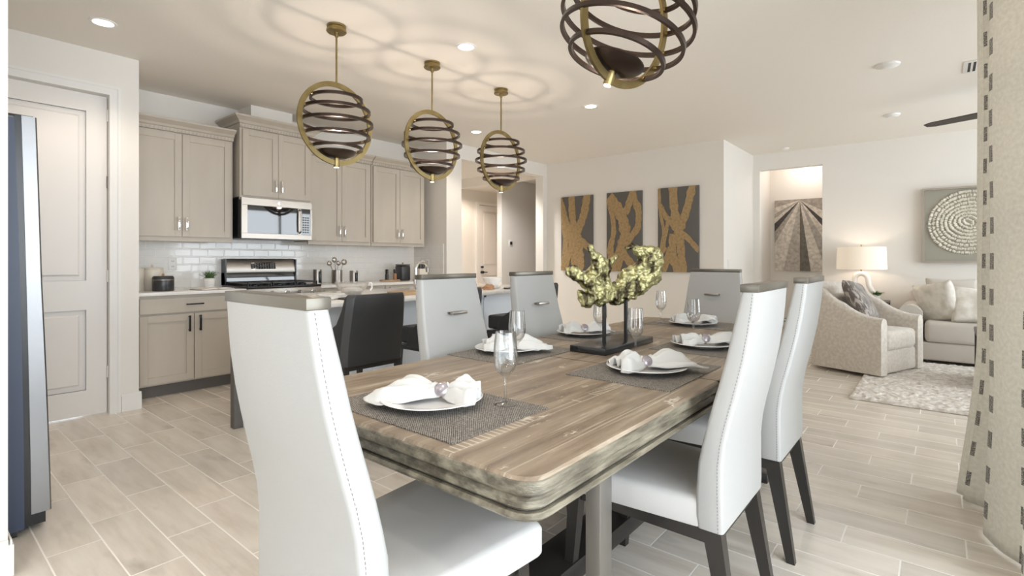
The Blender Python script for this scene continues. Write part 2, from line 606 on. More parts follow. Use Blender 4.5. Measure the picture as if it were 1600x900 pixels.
# pantry wall with its door opening
w = slab(-0.6, 0.25, 4.88, 5.0, 0, CE).box(1.075, 1.265, 4.88, 5.82, 0, CE).box(0.25, 1.075, 4.88, 5.0, 2.43, CE)
struct('wall_pantry', w, M_wall)
struct('wall_left', slab(-0.57, -0.45, 2.95, 4.88, 0, CE), M_wall)
struct('wall_wing', slab(-4.0, 0.285, 2.68, 2.95, 0, CE), M_wall)
w = slab(-4.0, -3.88, -0.54, 0.0, 0, CE).box(-4.0, -3.88, 2.4, 2.7, 0, CE).box(-4.0, -3.88, 0, 2.4, 0, 0.3).box(-4.0, -3.88, 0, 2.4, 2.4, CE)
struct('wall_rear', w, M_wall)
w = slab(-3.9, -1.8, -0.54, -0.42, 0, CE).box(2.9, 3.62, -0.54, -0.42, 0, CE).box(-1.8, 2.9, -0.54, -0.42, 2.4, CE)
struct('wall_patio', w, M_wall)
struct('wall_living_near', slab(3.5, 3.62, -3.2, -0.54, 0, CE), M_wall)
w = slab(3.5, 4.5, -3.32, -3.2, 0, CE).box(7.9, 8.48, -3.32, -3.2, 0, CE).box(4.5, 7.9, -3.32, -3.2, 0, 0.35).box(4.5, 7.9, -3.32, -3.2, 2.5, CE)
struct('wall_living_window', w, M_wall)
w = slab(8.36, 8.48, -3.3, 1.278, 0, CE).box(8.36, 8.48, 2.095, 2.19, 0, CE).box(8.36, 8.48, 1.278, 2.095, 2.51, CE)
struct('wall_living_far', w, M_wall)
w = slab(9.1, 9.2, 0.6, 2.3, 0, CE).box(8.48, 9.1, 2.12, 2.3, 0, CE).box(8.48, 9.1, 0.6, 0.72, 0, CE)
struct('wall_niche', w, M_wall)
struct('wall_return', slab(7.11, 8.48, 2.19, 2.31, 0, CE), M_wall)
struct('wall_pictures', slab(6.99, 7.11, 2.19, 5.19, 0, CE), M_wall)
w = slab(4.72, 5.0, 5.04, 5.82, 0, CE).box(5.0, 6.88, 5.04, 5.19, 2.55, CE).box(6.88, 6.99, 5.04, 5.19, 0, CE)
struct('wall_hall_opening', w, M_wall)
struct('wall_kitchen', slab(1.265, 4.72, 5.70, 5.82, 0, CE), M_wall)
struct('wall_hall_left', slab(4.88, 5.0, 5.82, 8.32, 0, CE), M_wall)
struct('wall_hall_back', slab(5.0, 10.5, 8.2, 8.32, 0, CE), M_wall)
struct('wall_hall_thermostat', slab(7.53, 10.5, 6.5, 6.62, 0, CE), M_wall)
struct('wall_hall_right', slab(10.4, 10.5, 2.31, 8.2, 0, CE), M_wall)
struct('wall_hall_near', slab(8.48, 10.4, 2.3, 2.42, 0, CE), M_wall)
struct('trim_3', slab(7.2, 7.3, 5.19, 8.2, 2.58, CE), M_ceil)
struct('trim_1', slab(2.354, 2.79, 5.40, 5.70, 2.585, CE), M_wall)
struct('trim_2', slab(1.265, 4.71, 5.69, 5.70, 0.90, 1.385).box(4.708, 4.72, 5.09, 5.70, 0.90, 1.385), M_tile)


def baseboard(name, x0, x1, y0, y1):
    w = MB().box(x0, x1, y0, y1, 0, 0.115)
    # thinner moulded top
    ex, ey = (0.005 if x1 - x0 < 0.05 else 0), (0.005 if y1 - y0 < 0.05 else 0)
    w.box(x0 + ex, x1 - ex, y0 + ey, y1 - ey, 0.115, 0.135)
    struct(name, w, M_trim)


baseboard('baseboard_pantry', 1.15, 1.28, 4.865, 4.88)
baseboard('baseboard_pantry_side', 1.265, 1.28, 4.88, 5.12)
baseboard('baseboard_wing', -3.88, 0.285, 2.665, 2.68)
baseboard('baseboard_wing_end', 0.285, 0.30, 2.665, 2.95)
baseboard('baseboard_pictures', 6.975, 6.99, 2.175, 5.04)
baseboard('baseboard_return', 6.99, 8.36, 2.175, 2.19)
baseboard('baseboard_living', 8.345, 8.36, -3.2, 1.278)
baseboard('baseboard_hall', 7.515, 10.4, 6.485, 6.5)
baseboard('baseboard_patio', 2.95, 3.62, -0.42, -0.405)


def panel_door(name, x0, x1, y, z1, kind_label, knob_x=None, thick=0.04):
    """two panel door seen from -y, face at y"""
    W = x1 - x0
    d = MB()
    st = 0.125
    rails = [(0.012, 0.20), (0.80, 1.02), (z1 - 0.13, z1)]
    d.box(x0, x0 + st, y, y + thick, 0.012, z1).box(x1 - st, x1, y, y + thick, 0.012, z1)
    for a, b in rails:
        d.box(x0 + st, x1 - st, y, y + thick, a, b)
    for (a, b) in ((0.20, 0.80), (1.02, z1 - 0.13)):
        xa, xb = x0 + st, x1 - st
        r1 = [(xa, y + .014, a), (xb, y + .014, a), (xb, y + .014, b), (xa, y + .014, b)]
        q = 0.035
        r0 = [(xa, y, a), (xb, y, a), (xb, y, b), (xa, y, b)]
        r2 = [(xa + q, y + .014, a + q), (xb - q, y + .014, a + q), (xb - q, y + .014, b - q), (xa + q, y + .014, b - q)]
        q2 = q + 0.012
        r3 = [(xa + q2, y + .005, a + q2), (xb - q2, y + .005, a + q2), (xb - q2, y + .005, b - q2), (xa + q2, y + .005, b - q2)]
        d.loft([r0, r1, r2, r3], cap=False)
        d.bm.faces.new([d.bm.verts.new(p) for p in r3])
    o = struct(name, d, M_door)
    for zc in (0.32, 1.05, 1.77, 2.28):
        if zc < z1 and knob_x is None:
            h = MB().cyl((x1 + .004, y - .006, zc - .045), (x1 + .004, y - .006, zc + .045), .008, n=10)
            struct('hinge', h, M_trim if zc != 1.77 else M_steel, o)
    return o


panel_door('door_1', 0.255, 1.07, 4.925, 2.42, '')
cs = MB().box(1.075, 1.145, 4.866, 4.88, 0, 2.50).box(0.18, 1.075, 4.866, 4.88, 2.43, 2.50).box(0.18, 0.25, 4.866, 4.88, 0, 2.43)
cs.box(1.125, 1.145, 4.86, 4.866, 0, 2.50).box(0.18, 1.125, 4.86, 4.866, 2.48, 2.50)
struct('trim_4', cs, M_trim)
d2 = panel_door('door_2', 8.66, 9.42, 8.16, 2.42, '', knob_x=1)
cs = MB().box(8.58, 8.65, 8.15, 8.2, 0, 2.5).box(9.43, 9.50, 8.15, 8.2, 0, 2.5).box(8.65, 9.43, 8.15, 8.2, 2.43, 2.5)
struct('trim_5', cs, M_trim)
kn = MB().cyl((8.73, 8.16, 1.0), (8.73, 8.10, 1.0), .022).tube([(8.73, 8.10, 0.88), (8.87, 8.10, 0.88)], .012).cyl((8.73, 8.16, .88), (8.73, 8.09, .88), .03)
struct('door_handle', kn, M_black, d2)


# windows: frames and panes
def window(name, axis, c, a0, a1, z0, z1, cols=2):
    f = MB()
    t = 0.05

    def b(u0, u1, zz0, zz1, dd=0.03):
        if axis == 'y':
            f.box(u0, u1, c - dd, c + dd, zz0, zz1)
        else:
            f.box(c - dd, c + dd, u0, u1, zz0, zz1)
    b(a0, a1, z0, z0 + t)
    b(a0, a1, z1 - t, z1)
    for k in range(cols + 1):
        u = a0 + (a1 - a0 - t) * k / cols
        b(u, u + t, z0 + t, z1 - t)
    o = struct(name, f, M_trim)
    f = MB()
    if axis == 'y':
        f.box(a0 + t, a1 - t, c - .003, c + .003, z0 + t, z1 - t)
    else:
        f.box(c - .003, c + .003, a0 + t, a1 - t, z0 + t, z1 - t)
    p = struct('pane', f, M_pane, o)


window('window_1', 'y', -0.48, -1.8, 2.9, 0.0, 2.4, 4)
window('window_2', 'y', -3.26, 4.5, 7.9, 0.35, 2.5, 3)
window('window_3', 'x', -3.94, 0.0, 2.4, 0.3, 2.4, 2)

# ------------------------------------------------------------ dining table
TX0, TX1, TY0, TY1 = 0.77, 3.55, 0.59, 1.66
tcx, tcy = (TX0 + TX1) / 2, (TY0 + TY1) / 2
tab = thing('dining_table', 'long weathered grey-brown wooden dining table with rounded corners on metal posts', 'table', (tcx, tcy, 0))
hx, hy = (TX1 - TX0) / 2, (TY1 - TY0) / 2


def rim(z0, z1, out, mb, r=0.055):
    """rounded plate between z0 and z1 with soft edges"""
    e = 0.006
    rings = []
    for (z, o_) in ((z0, out - e), (z0 + e, out), (z1 - e, out), (z1, out - e)):
        rings.append([(x, y, z) for x, y in rrect(0, 0, hx + o_, hy + o_, r + o_)])
    mb.loft(rings)


m = MB()
rim(0.726, 0.76, 0.0, m)
m.build('tabletop', M_oak, tab)
m = MB()
rim(0.722, 0.757, 0.0025, m)
e_ = m.build('edge_band', M_oakedge, tab)
m = MB()
rim(0.694, 0.7195, -0.002, m)
m.build('apron', M_oakedge, tab)
m = MB()
rim(0.68, 0.7225, -0.010, m)
m.build('groove', M_slot, tab)
m = MB()
rim(0.676, 0.691, 0.006, m)
m.build('lower_moulding', M_oakedge, tab)
# seams where the leaf joins
for sx in (1.83 - tcx, 2.62 - tcx):
    MB().box(sx - .0015, sx + .0015, -hy - .0075, hy + .0075, 0.675, 0.7606).build('leaf_seam', M_slot, tab)
for px_ in (1.335, 2.985):
    for py_ in (0.775, 1.275):
        m = MB().box(px_ - .035 - tcx, px_ + .035 - tcx, py_ - .025 - tcy, py_ + .025 - tcy, 0.05, 0.68, 0.004)
        m.build('leg', M_legsteel, tab)
    MB().box(px_ - .045 - tcx, px_ + .045 - tcx, 0.70 - tcy, 1.35 - tcy, 0.0, 0.05, 0.004).build('foot', M_espresso, tab)
    MB().box(px_ - .03 - tcx, px_ + .03 - tcx, 0.70 - tcy, 1.35 - tcy, 0.64, 0.678).build('bearer', M_espresso, tab)
m = MB().box(1.30 - tcx, 3.02 - tcx, 0.98 - tcy, 1.14 - tcy, 0.05, 0.12, 0.004)
m.build('stretcher', M_espresso, tab)


# ------------------------------------------------------------ dining chairs (local: faces +y, y=0 is the back of the seat end)
def make_chair():
    t = thing('dining_chair', 'x', 'chair', (0, 0, 0), 0, 'white leather dining chairs')
    prof = [(0.385, 0.210, 0.000, 0.075), (0.42, 0.214, -0.001, 0.078), (0.50, 0.216, 0.0, 0.077), (0.58, 0.215, 0.0, 0.072), (0.64, 0.213, -0.006, 0.060),
            (0.70, 0.211, -0.018, 0.046), (0.76, 0.207, -0.033, 0.031), (0.82, 0.203, -0.047, 0.015), (0.89, 0.198, -0.062, -0.002), (0.97, 0.192, -0.075, -0.018),
            (1.03, 0.186, -0.082, -0.030), (1.085, 0.180, -0.087, -0.040)]
    rings = []
    for z, hw, y0, y1 in prof:
        rings.append([(x, y, z) for x, y in rrect(0, (y0 + y1) / 2, hw, (y1 - y0) / 2, 0.012, 3)])
    MB().loft(rings).build('backrest', M_leather, t, angle=60)
    for sx in (-1, 1):
        for yy, q in ((0, 0), (1, 1)):
            pass
    for sx in (-1, 1):
        m = MB()
        # a dashed seam down the back edge
        for (z, hw, y0, y1), (z2, hw2, y02, y12) in zip(prof[:-1], prof[1:]):
            n = max(1, int((z2 - z) / 0.009))
            for k in range(n):
                a, b = k / n, (k + .55) / n
                pa = Vector((sx * (hw + (hw2 - hw) * a - .0006), y0 + (y02 - y0) * a + .014, z + (z2 - z) * a))
                pb = Vector((sx * (hw + (hw2 - hw) * b - .0006), y0 + (y02 - y0) * b + .014, z + (z2 - z) * b))
                m.tube([pa, pb], .0016, 4)
        m.build('seam', M_stitch, t)
    m = MB().box(-0.180, 0.180, -0.089, -0.038, 1.085, 1.108, 0.002)
    m.build('top_cap', M_cap, t)
    # inner pull
    m = MB().tube([(-.045, .024, .925), (-.045, .010, .925)], .005, 8).tube([(.045, .024, .925), (.045, .010, .925)], .005, 8)
    m.box(-.05, .05, .020, .028, .918, .932, .002)
    m.box(-.05, .05, -.018, .0, .920, .930)
    m.build('pull', M_steel, t)
    # seat cushion
    rings = []
    for z, e in ((0.385, .004), (0.392, 0), (0.454, 0), (0.466, .006), (0.473, .022)):
        ring = []
        for x, y in rrect(0, 0, 0.5, 0.5, 0.05, 4):
            v_ = y + 0.5
            hw = (0.208 + 0.04 * v_) - e
            ring.append((x * 2 * hw, 0.055 + v_ * (0.505 - e) , z))
        rings.append(ring)
    rings.append([(x * .6, .3 + (y - .3) * .6, .479) for x, y, z in rings[-1]])
    MB().loft(rings).build('seat', M_seat, t, angle=50)
    m = MB().box(-.205, .205, .02, .525, .345, .386)
    m.build('seat_frame', M_espresso, t)
    for sx in (-1, 1):
        MB().bar((sx * .185, .035, .387), (sx * .200, -.035, 0), .042, .055, .028, .030).build('leg', M_espresso, t)
        MB().bar((sx * .195, .500, .387), (sx * .205, .530, 0), .045, .045, .030, .030).build('leg', M_espresso, t)
    return t


chair = make_chair()
CH = [((1.74, 0.482), 0, 'white leather dining chair on the near right long side, closest to the viewer there'),
      ((2.44, 0.482), 0, 'second white leather dining chair along the right side, next to the armchair'),
      ((1.74, 1.790), 180, 'white leather dining chair on the kitchen side, the nearer one, before the stools'),
      ((2.42, 1.790), 180, 'white leather dining chair on the kitchen side, the farther one'),
      ((0.575, 1.07), -90, 'large white leather dining chair at the near end of the table, seen from behind'),
      ((3.83, 1.28), 90, 'white leather dining chair at the far head of the table, under the gold pictures')]
for i, (p, a, lb) in enumerate(CH):
    o = chair if i == 0 else copy_tree(chair)
    o.location = (p[0], p[1], 0)
    o.rotation_euler = (0, 0, R(a))
    o['label'] = lb

# ------------------------------------------------------------ place settings
TZ = 0.7605


def placemat(cx, cy, wx, wy, label):
    m = MB()
    nx, ny = int(wx / .012), int(wy / .012)
    # slightly scalloped woven edge
    pts = []
    for k in range(nx):
        pts.append((-wx / 2 + wx * k / nx, -wy / 2 - .0015 * (k % 2)))
    for k in range(ny):
        pts.append((wx / 2 + .0015 * (k % 2), -wy / 2 + wy * k / ny))
    for k in range(nx):
        pts.append((wx / 2 - wx * k / nx, wy / 2 + .0015 * (k % 2)))
    for k in range(ny):
        pts.append((-wx / 2 - .0015 * (k % 2), wy / 2 - wy * k / ny))
    m.loft([[(x, y, z) for x, y in pts] for z in (0, .0022)])
    o = m.build('placemat', M_mat, None, smooth=False, loc=(cx, cy, TZ))
    tag(o, label, 'placemat', 'woven grey placemats')


SET = [(1.000, 1.115, .37, .53, 0, 'at the near end of the table'),
       (1.825, 0.855, .50, .39, 1, 'in front of the nearer right-hand chair'),
       (1.800, 1.485, .47, .37, 2, 'in front of the nearer kitchen-side chair'),
       (2.500, 0.860, .47, .38, 1, 'in front of the farther right-hand chair'),
       (2.470, 1.475, .47, .37, 2, 'in front of the farther kitchen-side chair'),
       (3.310, 1.220, .37, .53, 3, 'at the far head of the table')]
for cx, cy, wx, wy, s, wh in SET:
    placemat(cx, cy, wx, wy, 'grey woven placemat lying ' + wh)

MZ = TZ + .0022
prof = [(0, 0.004), (.05, .004), (.058, 0), (.064, .0), (.072, .006), (.105, .012), (.134, .020), (.137, .0215), (.135, .0235), (.104, .0165), (.074, .0095), (.055, .0075), (0, .0075)]
PL = [(1.005, 1.135, 'near end of the table'), (1.815, 0.850, 'nearer right-hand chair'), (1.795, 1.515, 'nearer kitchen-side chair'),
      (2.485, 0.875, 'farther right-hand chair'), (2.455, 1.520, 'farther kitchen-side chair'), (3.270, 1.215, 'far head of the table')]
prof = [(a * 1.08, b) for a, b in prof]
plate = MB().lathe(prof, n=56).build('dinner_plate', M_plate)
for i, (x, y, wh) in enumerate(PL):
    o = plate if i == 0 else plate.copy()
    if i:
        COL.objects.link(o)
    o.location = (x, y, MZ)
    tag(o, 'round white dinner plate under a napkin at the ' + wh, 'plate', 'white dinner plates')


def napkin(loc, rz, seed, label, l1=.17, l2=.10, spread=.085, h=.05, med=1):
    """cloth pulled through a ring: two pleated fans of unequal length"""
    rnd = random.Random(seed)
    t = thing('napkin', label, 'napkin', loc, rz, 'white cloth napkins')
    NU, NV = 44, 36
    ph = rnd.random() * 6
    fr = 3.1 + rnd.random()
    top = []
    for i in range(NU + 1):
        s = -1 + 2 * i / NU
        u = s * (l1 if s < 0 else l2)
        k = min(1, abs(s) * 1.35)
        wd = .014 + spread * (k ** .8) * (1 - .25 * max(0, abs(s) - .8) / .2) * (1 if s < 0 else .78)
        row = []
        for j in range(NV + 1):
            q = -1 + 2 * j / NV
            fold = math.cos(q * fr * PI + ph + s * 1.2)
            n = noise.noise(Vector((s * 2.3 + seed, q * 1.9, seed * .7)))
            n2 = noise.noise(Vector((s * 6 + seed, q * 5, 3.3)))
            z = .020 + (1 - q * q) * (.016 + h * .45 * math.exp(-((abs(s) - .42) / .28) ** 2)) + fold * .019 * k + n * .022 * k + n2 * .006 * k
            if abs(s) < .15:
                z += .010 * (1 - q * q)
            rest = .0185 if abs(u) > .11 or abs(q * wd) > .11 else .0125
            z = max(z, rest)
            # beyond the rim the cloth sinks again
            if abs(u) > .135:
                z = max(.016, z - (abs(u) - .135) * .35)
            ext = 1 + .10 * math.cos(q * 3 + ph) * k
            row.append(Vector((u * ext, q * wd + n * .012 * k, z)))
        top.append(row)
    b = MB()
    bm = b.bm
    V = [[bm.verts.new(p) for p in r] for r in top]
    for i in range(NU):
        for j in range(NV):
            bm.faces.new([V[i][j], V[i + 1][j], V[i + 1][j + 1], V[i][j + 1]])
    o = b.build('cloth', M_napkin, t, angle=50)
    sm = o.modifiers.new('thickness', 'SOLIDIFY')
    sm.thickness = .0025
    sm.offset = 1
    r = MB()
    pts = [(0, .022 * math.cos(a), .036 + .021 * math.sin(a)) for a in [2 * PI * k / 28 for k in range(28)]]
    r.tube(pts, .009, 8, closed=True, rb=.003)
    ro = r.build('napkin_ring', M_ringband, t)
    r = MB()
    r.lathe([(0, .006), (.010, .0055), (.017, .003), (.0205, 0), (.017, -.003), (0, -.004)], n=24)
    bmesh.ops.transform(r.bm, matrix=Matrix.Translation((0, 0.022 * med, .044)) @ Matrix.Rotation(R(-58 * med), 4, 'X'), verts=r.bm.verts[:])
    so = r.build('shell_disc', M_shell, ro)
    return t


# local +u is the short fan, medallion on local +y
# the near setting: long fan to kitchen side, medallion towards the camera
napkin((1.035, 1.12, MZ), R(-56), 3, 'white napkin in a shell ring on the plate at the near end of the table', .20, .105, .095, .05, -1)
napkin((1.80, 0.85, MZ), R(140), 11, 'white napkin in a wooden ring, peaked, on the plate before the nearer right-hand chair', .20, .11, .085, .07)
napkin((1.80, 1.51, MZ), R(140), 5, 'white napkin behind the nearest wine glass, before the nearer kitchen-side chair', .17, .11, .085, .075)
napkin((2.49, .87, MZ), R(130), 8, 'white napkin on the plate before the farther right-hand chair', .17, .13, .08, .04)
napkin((2.455, 1.52, MZ), R(140), 9, 'white napkin on the plate behind the gold sculpture', .15, .12, .07, .05)
napkin((3.27, 1.215, MZ), R(120), 13, 'white napkin on the plate at the far head of the table', .14, .12, .07, .05)

GL = [(0, 0), (.034, 0), (.0345, .0015), (.028, .004), (.010, .007), (.0045, .014), (.004, .04), (.0042, .066), (.007, .078), (.018, .089), (.029, .103), (.0345, .122),
      (.035, .145), (.033, .175), (.0295, .208), (.0285, .2085), (.0320, .175), (.0338, .145), (.0333, .122), (.027, .104), (.014, .091), (0, .087)]
GP = [(1.136, 0.966, 'nearest wine glass, right of the plate at the near end'), (1.627, 1.322, 'wine glass directly behind the nearest one, by the kitchen-side plate'),
      (2.03, 1.0, 'wine glass just right of the black sculpture base'), (2.70, 1.0, 'wine glass before the far right plate, in front of the far chair'),
      (2.33, 1.345, 'wine glass seen behind the legs of the gold sculpture'), (3.25, 1.42, 'farthest wine glass, left of the plate at the far head')]
glass = MB().lathe(GL, n=40).build('wine_glass', M_glass)
for i, (x, y, wh) in enumerate(GP):
    o = glass if i == 0 else glass.copy()
    if i:
        COL.objects.link(o)
    o.location = (x, y, MZ)
    tag(o, 'clear stemmed ' + wh, 'glass', 'stemmed wine glasses')

# ------------------------------------------------------------ gold sculpture
sc = thing('driftwood_sculpture', 'gold driftwood sculpture on two black rods and a black base', 'sculpture', (2.215, 1.2, TZ))
MB().box(-.235, .245, -.085, .10, 0, .03, .003).build('base', M_black, sc)
for rx, ry in ((-.065, .019), (.038, -.04)):
    MB().box(rx - .007, rx + .007, ry - .007, ry + .007, .03, .225).build('rod', M_black, sc)
OUT = [(-0.264, 0.13), (-0.246, 0.156), (-0.213, 0.152), (-0.18, 0.119), (-0.158, 0.109), (-0.14, 0.132), (-0.128, 0.168), (-0.166, 0.215), (-0.173, 0.244), (-0.146, 0.25), (-0.117, 0.215), (-0.087, 0.202), (-0.056, 0.185), (-0.033, 0.178), (-0.003, 0.199), (0.036, 0.2), (0.013, 0.168), (-0.014, 0.141), (-0.02, 0.104), (-0.003, 0.065), (0.036, 0.083), (0.04, 0.109), (0.084, 0.141), (0.116, 0.154), (0.132, 0.175), (0.124, 0.195), (0.092, 0.216), (0.068, 0.226), (0.06, 0.243), (0.092, 0.257), (0.132, 0.246), (0.189, 0.249), (0.23, 0.237), (0.251, 0.199), (0.253, 0.15), (0.259, 0.087), (0.238, 0.056), (0.209, 0.05), (0.181, 0.019), (0.116, -0.014), (0.06, -0.029), (0.021, -0.042), (-0.041, -0.03), (-0.095, -0.041), (-0.132, -0.032), (-0.162, -0.052), (-0.191, -0.032), (-0.213, 0.008), (-0.206, 0.041), (-0.162, 0.03), (-0.169, 0.043), (-0.228, 0.084), (-0.257, 0.1)]
# rebuilt as many overlapping lobes so that limbs are round, not a cut-out
def inside(x, z):
    c = False
    n = len(OUT)
    j = n - 1
    for i in range(n):
        xi, zi = OUT[i]
        xj, zj = OUT[j]
        if (zi > z) != (zj > z) and x < (xj - xi) * (z - zi) / (zj - zi) + xi:
            c = not c
        j = i
    return c


def edge_dist(x, z):
    best = 9
    for (x0, z0), (x1, z1) in zip(OUT, OUT[1:] + OUT[:1]):
        dx, dz = x1 - x0, z1 - z0
        t_ = max(0, min(1, ((x - x0) * dx + (z - z0) * dz) / (dx * dx + dz * dz)))
        best = min(best, math.hypot(x - x0 - t_ * dx, z - z0 - t_ * dz))
    return best


bm = bmesh.new()
q = .011
x = -.27
while x < .27:
    z = -.05
    while z < .27:
        if inside(x, z):
            d = edge_dist(x, z)
            if d > .004:
                r = min(d, .042)
                yc = .025 * math.sin(x * 13 + 1) + .015 * math.sin(z * 20)
                bmesh.ops.create_icosphere(bm, subdivisions=1, radius=r + .003, matrix=Matrix.Translation((x, yc, z)))
        z += q
    x += q
b = MB()
b.merge(bm)
so = b.build('driftwood', M_gold, sc, loc=(-.015, -.01, .24))
so.rotation_euler = (0, 0, R(-30))
rm = so.modifiers.new('remesh', 'REMESH')
rm.mode = 'VOXEL'
rm.voxel_size = .005
rm.use_smooth_shade = True
tx = bpy.data.textures.new('driftwood_grain', 'CLOUDS')
tx.noise_scale = .03
tx.noise_depth = 3
dm = so.modifiers.new('gnarl', 'DISPLACE')
dm.texture = tx
dm.strength = .03
dm.mid_level = .55


# ------------------------------------------------------------ kitchen cabinets (local: x to the right, y into the wall)
def shaker(x0, x1, z0, z1, y=0.0, rail=0.058):
    m = MB()
    t = .02
    m.box(x0, x0 + rail, y, y + t, z0, z1, .0015, 1).box(x1 - rail, x1, y, y + t, z0, z1, .0015, 1)
    m.box(x0 + rail, x1 - rail, y, y + t, z0, z0 + rail).box(x0 + rail, x1 - rail, y, y + t, z1 - rail, z1)
    m.box(x0 + rail, x1 - rail, y + .011, y + t, z0 + rail, z1 - rail)
    return m


def pull(parent, x, y, z, length, vertical, m_):
    m = MB()
    if vertical:
        m.box(x - .0085, x + .0085, y - .032, y - .022, z - length / 2, z + length / 2, .002)
        for dz in (-length / 2 + .012, length / 2 - .012):
            m.box(x - .005, x + .005, y - .024, y, z + dz - .005, z + dz + .005)
    else:
        m.box(x - length / 2, x + length / 2, y - .032, y - .022, z - .006, z + .006, .002)
        for dx in (-length / 2 + .012, length / 2 - .012):
            m.box(x + dx - .005, x + dx + .005, y - .024, y, z - .005, z + .005)
    m.build('handle', m_, parent)


def crown(w, d, z0, z1, left, right, over=.075):
    """flared crown with a rope-like dentil row under it"""
    m = MB()
    la, ra = (1 if left else 0), (1 if right else 0)

    def rect(o, z):
        return [(0 - o * la, -o, z), (w + o * ra, -o, z), (w + o * ra, d, z), (0 - o * la, d, z)]
    h = z1 - z0
    m.loft([rect(.004, z0), rect(.008, z0 + h * .30), rect(.020, z0 + h * .36), rect(.030, z0 + h * .55), rect(over * .9, z0 + h * .80),
            rect(over, z0 + h * .84), rect(over, z1)])
    n = int(w / .03)
    for k in range(n):
        xx = w * (k + .5) / n
        m.loft([[(xx - .011 + o, -.013, zz), (xx + .004 + o, -.013, zz), (xx + .004 + o, -.003, zz), (xx - .011 + o, -.003, zz)] for o, zz in ((0, z0 + .004), (.008, z0 + h * .28))])
    return m


def upper(label, x0, x1, yf, z0, z1, zt, left, right, rail_z=None, yb=5.685):
    w, d = x1 - x0, yb - yf
    t = thing('upper_cabinet', label, 'cabinet', (x0, yf, z0), 0, 'wall cabinets of the kitchen')
    H = z1 - z0
    MB().box(0, w, .021, d, 0, H).box(0, w, .018, .035, -.03, 0).build('body', M_cab, t, smooth=False)
    crown(w, d, H, zt - z0, left, right).build('crown', M_cab, t, smooth=False)
    g_ = .004
    e = .022
    mid = w / 2
    for k, (a, b) in enumerate(((e, mid - g_ / 2), (mid + g_ / 2, w - e))):
        dd = shaker(a, b, .012, H - .012).build('door', M_cab, t, smooth=False)
        hx_ = b - .03 if k == 0 else a + .03
        pull(dd, hx_, 0, .012 + .115, .125, True, M_chrome)
    return t


upper('wall cabinet left of the microwave beside the pantry', 1.275, 2.165, 5.35, 1.375, 2.335, 2.435, False, False)
upper('taller wall cabinet directly above the microwave', 2.195, 2.945, 5.26, 1.797, 2.475, 2.585, True, True)
upper('wall cabinet between microwave and last cabinet', 2.955, 3.765, 5.35, 1.375, 2.335, 2.435, False, False)
upper('last wall cabinet at the right end of the row', 3.775, 4.62, 5.35, 1.375, 2.335, 2.435, False, True)


def base(name, label, x0, x1, yf, yb, n_drawer):
    w, d = x1 - x0, yb - yf
    t = thing('base_cabinet', label, 'cabinet', (x0, yf, 0), 0, 'base cabinets of the kitchen')
    MB().box(0, w, .021, d, .105, .868).build('body', M_cab, t, smooth=False)
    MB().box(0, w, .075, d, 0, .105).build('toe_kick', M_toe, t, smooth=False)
    e = .06
    wid = (w - 2 * e)
    m = MB().box(e, w - e, 0, .02, .715, .845, .003)
    dr = m.build('drawer', M_cab, t, smooth=False)
    pull(dr, w / 2 + .02, 0, .785, .14, False, M_black)
    mid = w / 2 + .02
    for k, (a, b) in enumerate(((e, mid - .003), (mid + .003, w - e + .03))):
        dd = shaker(a, b, .12, .70).build('door', M_cab, t, smooth=False)
        pull(dd, b - .04 if k == 0 else a + .04, 0, .615, .14, True, M_black)
    return t


base('b', 'base cabinet left of the range with one wide drawer over two doors', 1.27, 2.165, 5.11, 5.69, 1)
base('b', 'base cabinet right of the range behind the island', 2.945, 3.80, 5.11, 5.69, 1)
base('b', 'base cabinet in the far corner of the kitchen behind the island', 3.81, 4.70, 5.11, 5.69, 1)
for x0, x1, lb in ((1.267, 2.172, 'white countertop left of the range'), (2.938, 4.707, 'white countertop right of the range along the tiled wall')):
    o = MB().box(0, x1 - x0, 0, .615, 0, .030, .004).build('countertop', M_quartz, None, loc=(x0, 5.073, .870))
    tag(o, lb, 'countertop')

# microwave over the range
mw = thing('microwave', 'stainless steel microwave mounted over the range', 'microwave', (2.20, 5.25, 1.385))
w_, h_ = .735, .405
MB().box(0, w_, .02, .44, 0, h_, .004).build('body', M_black, mw)
dr = MB()
dr.box(0, w_, 0, .02, h_ - .075, h_, .003).box(0, w_, 0, .02, 0, .055, .003).box(0, .055, 0, .02, .055, h_ - .075).box(.575, .61, 0, .02, .055, h_ - .075).box(w_ - .02, w_, 0, .02, .055, h_ - .075)
dr.build('front_frame', M_steel, mw, smooth=False)
MB().box(.055, .575, .004, .018, .055, h_ - .075).build('door_window', M_blackglass, mw, smooth=False)
cp = MB().box(.61, w_ - .02, .003, .018, .055, h_ - .075).build('control_panel', M_blackglass, mw, smooth=False)
kb = MB()
for r_ in range(7):
    for c_ in range(3):
        kb.box(.628 + c_ * .026, .646 + c_ * .026, .0015, .004, .075 + r_ * .026, .090 + r_ * .026)
kb.build('keypad', mat('keypad_grey', (.10, .10, .11), .4), cp, smooth=False)
MB().tube([(.592, 0, .07), (.592, -.035, .09), (.592, -.040, .20), (.592, -.035, .30), (.592, 0, h_ - .085)], .008, 8).build('handle', M_steel, mw)
MB().lathe([(0, 0), (.012, 0), (.012, .002), (0, .002)]).build('badge', M_chrome, mw, loc=(.37, -.001, h_ - .035)).rotation_euler = (R(90), 0, 0)

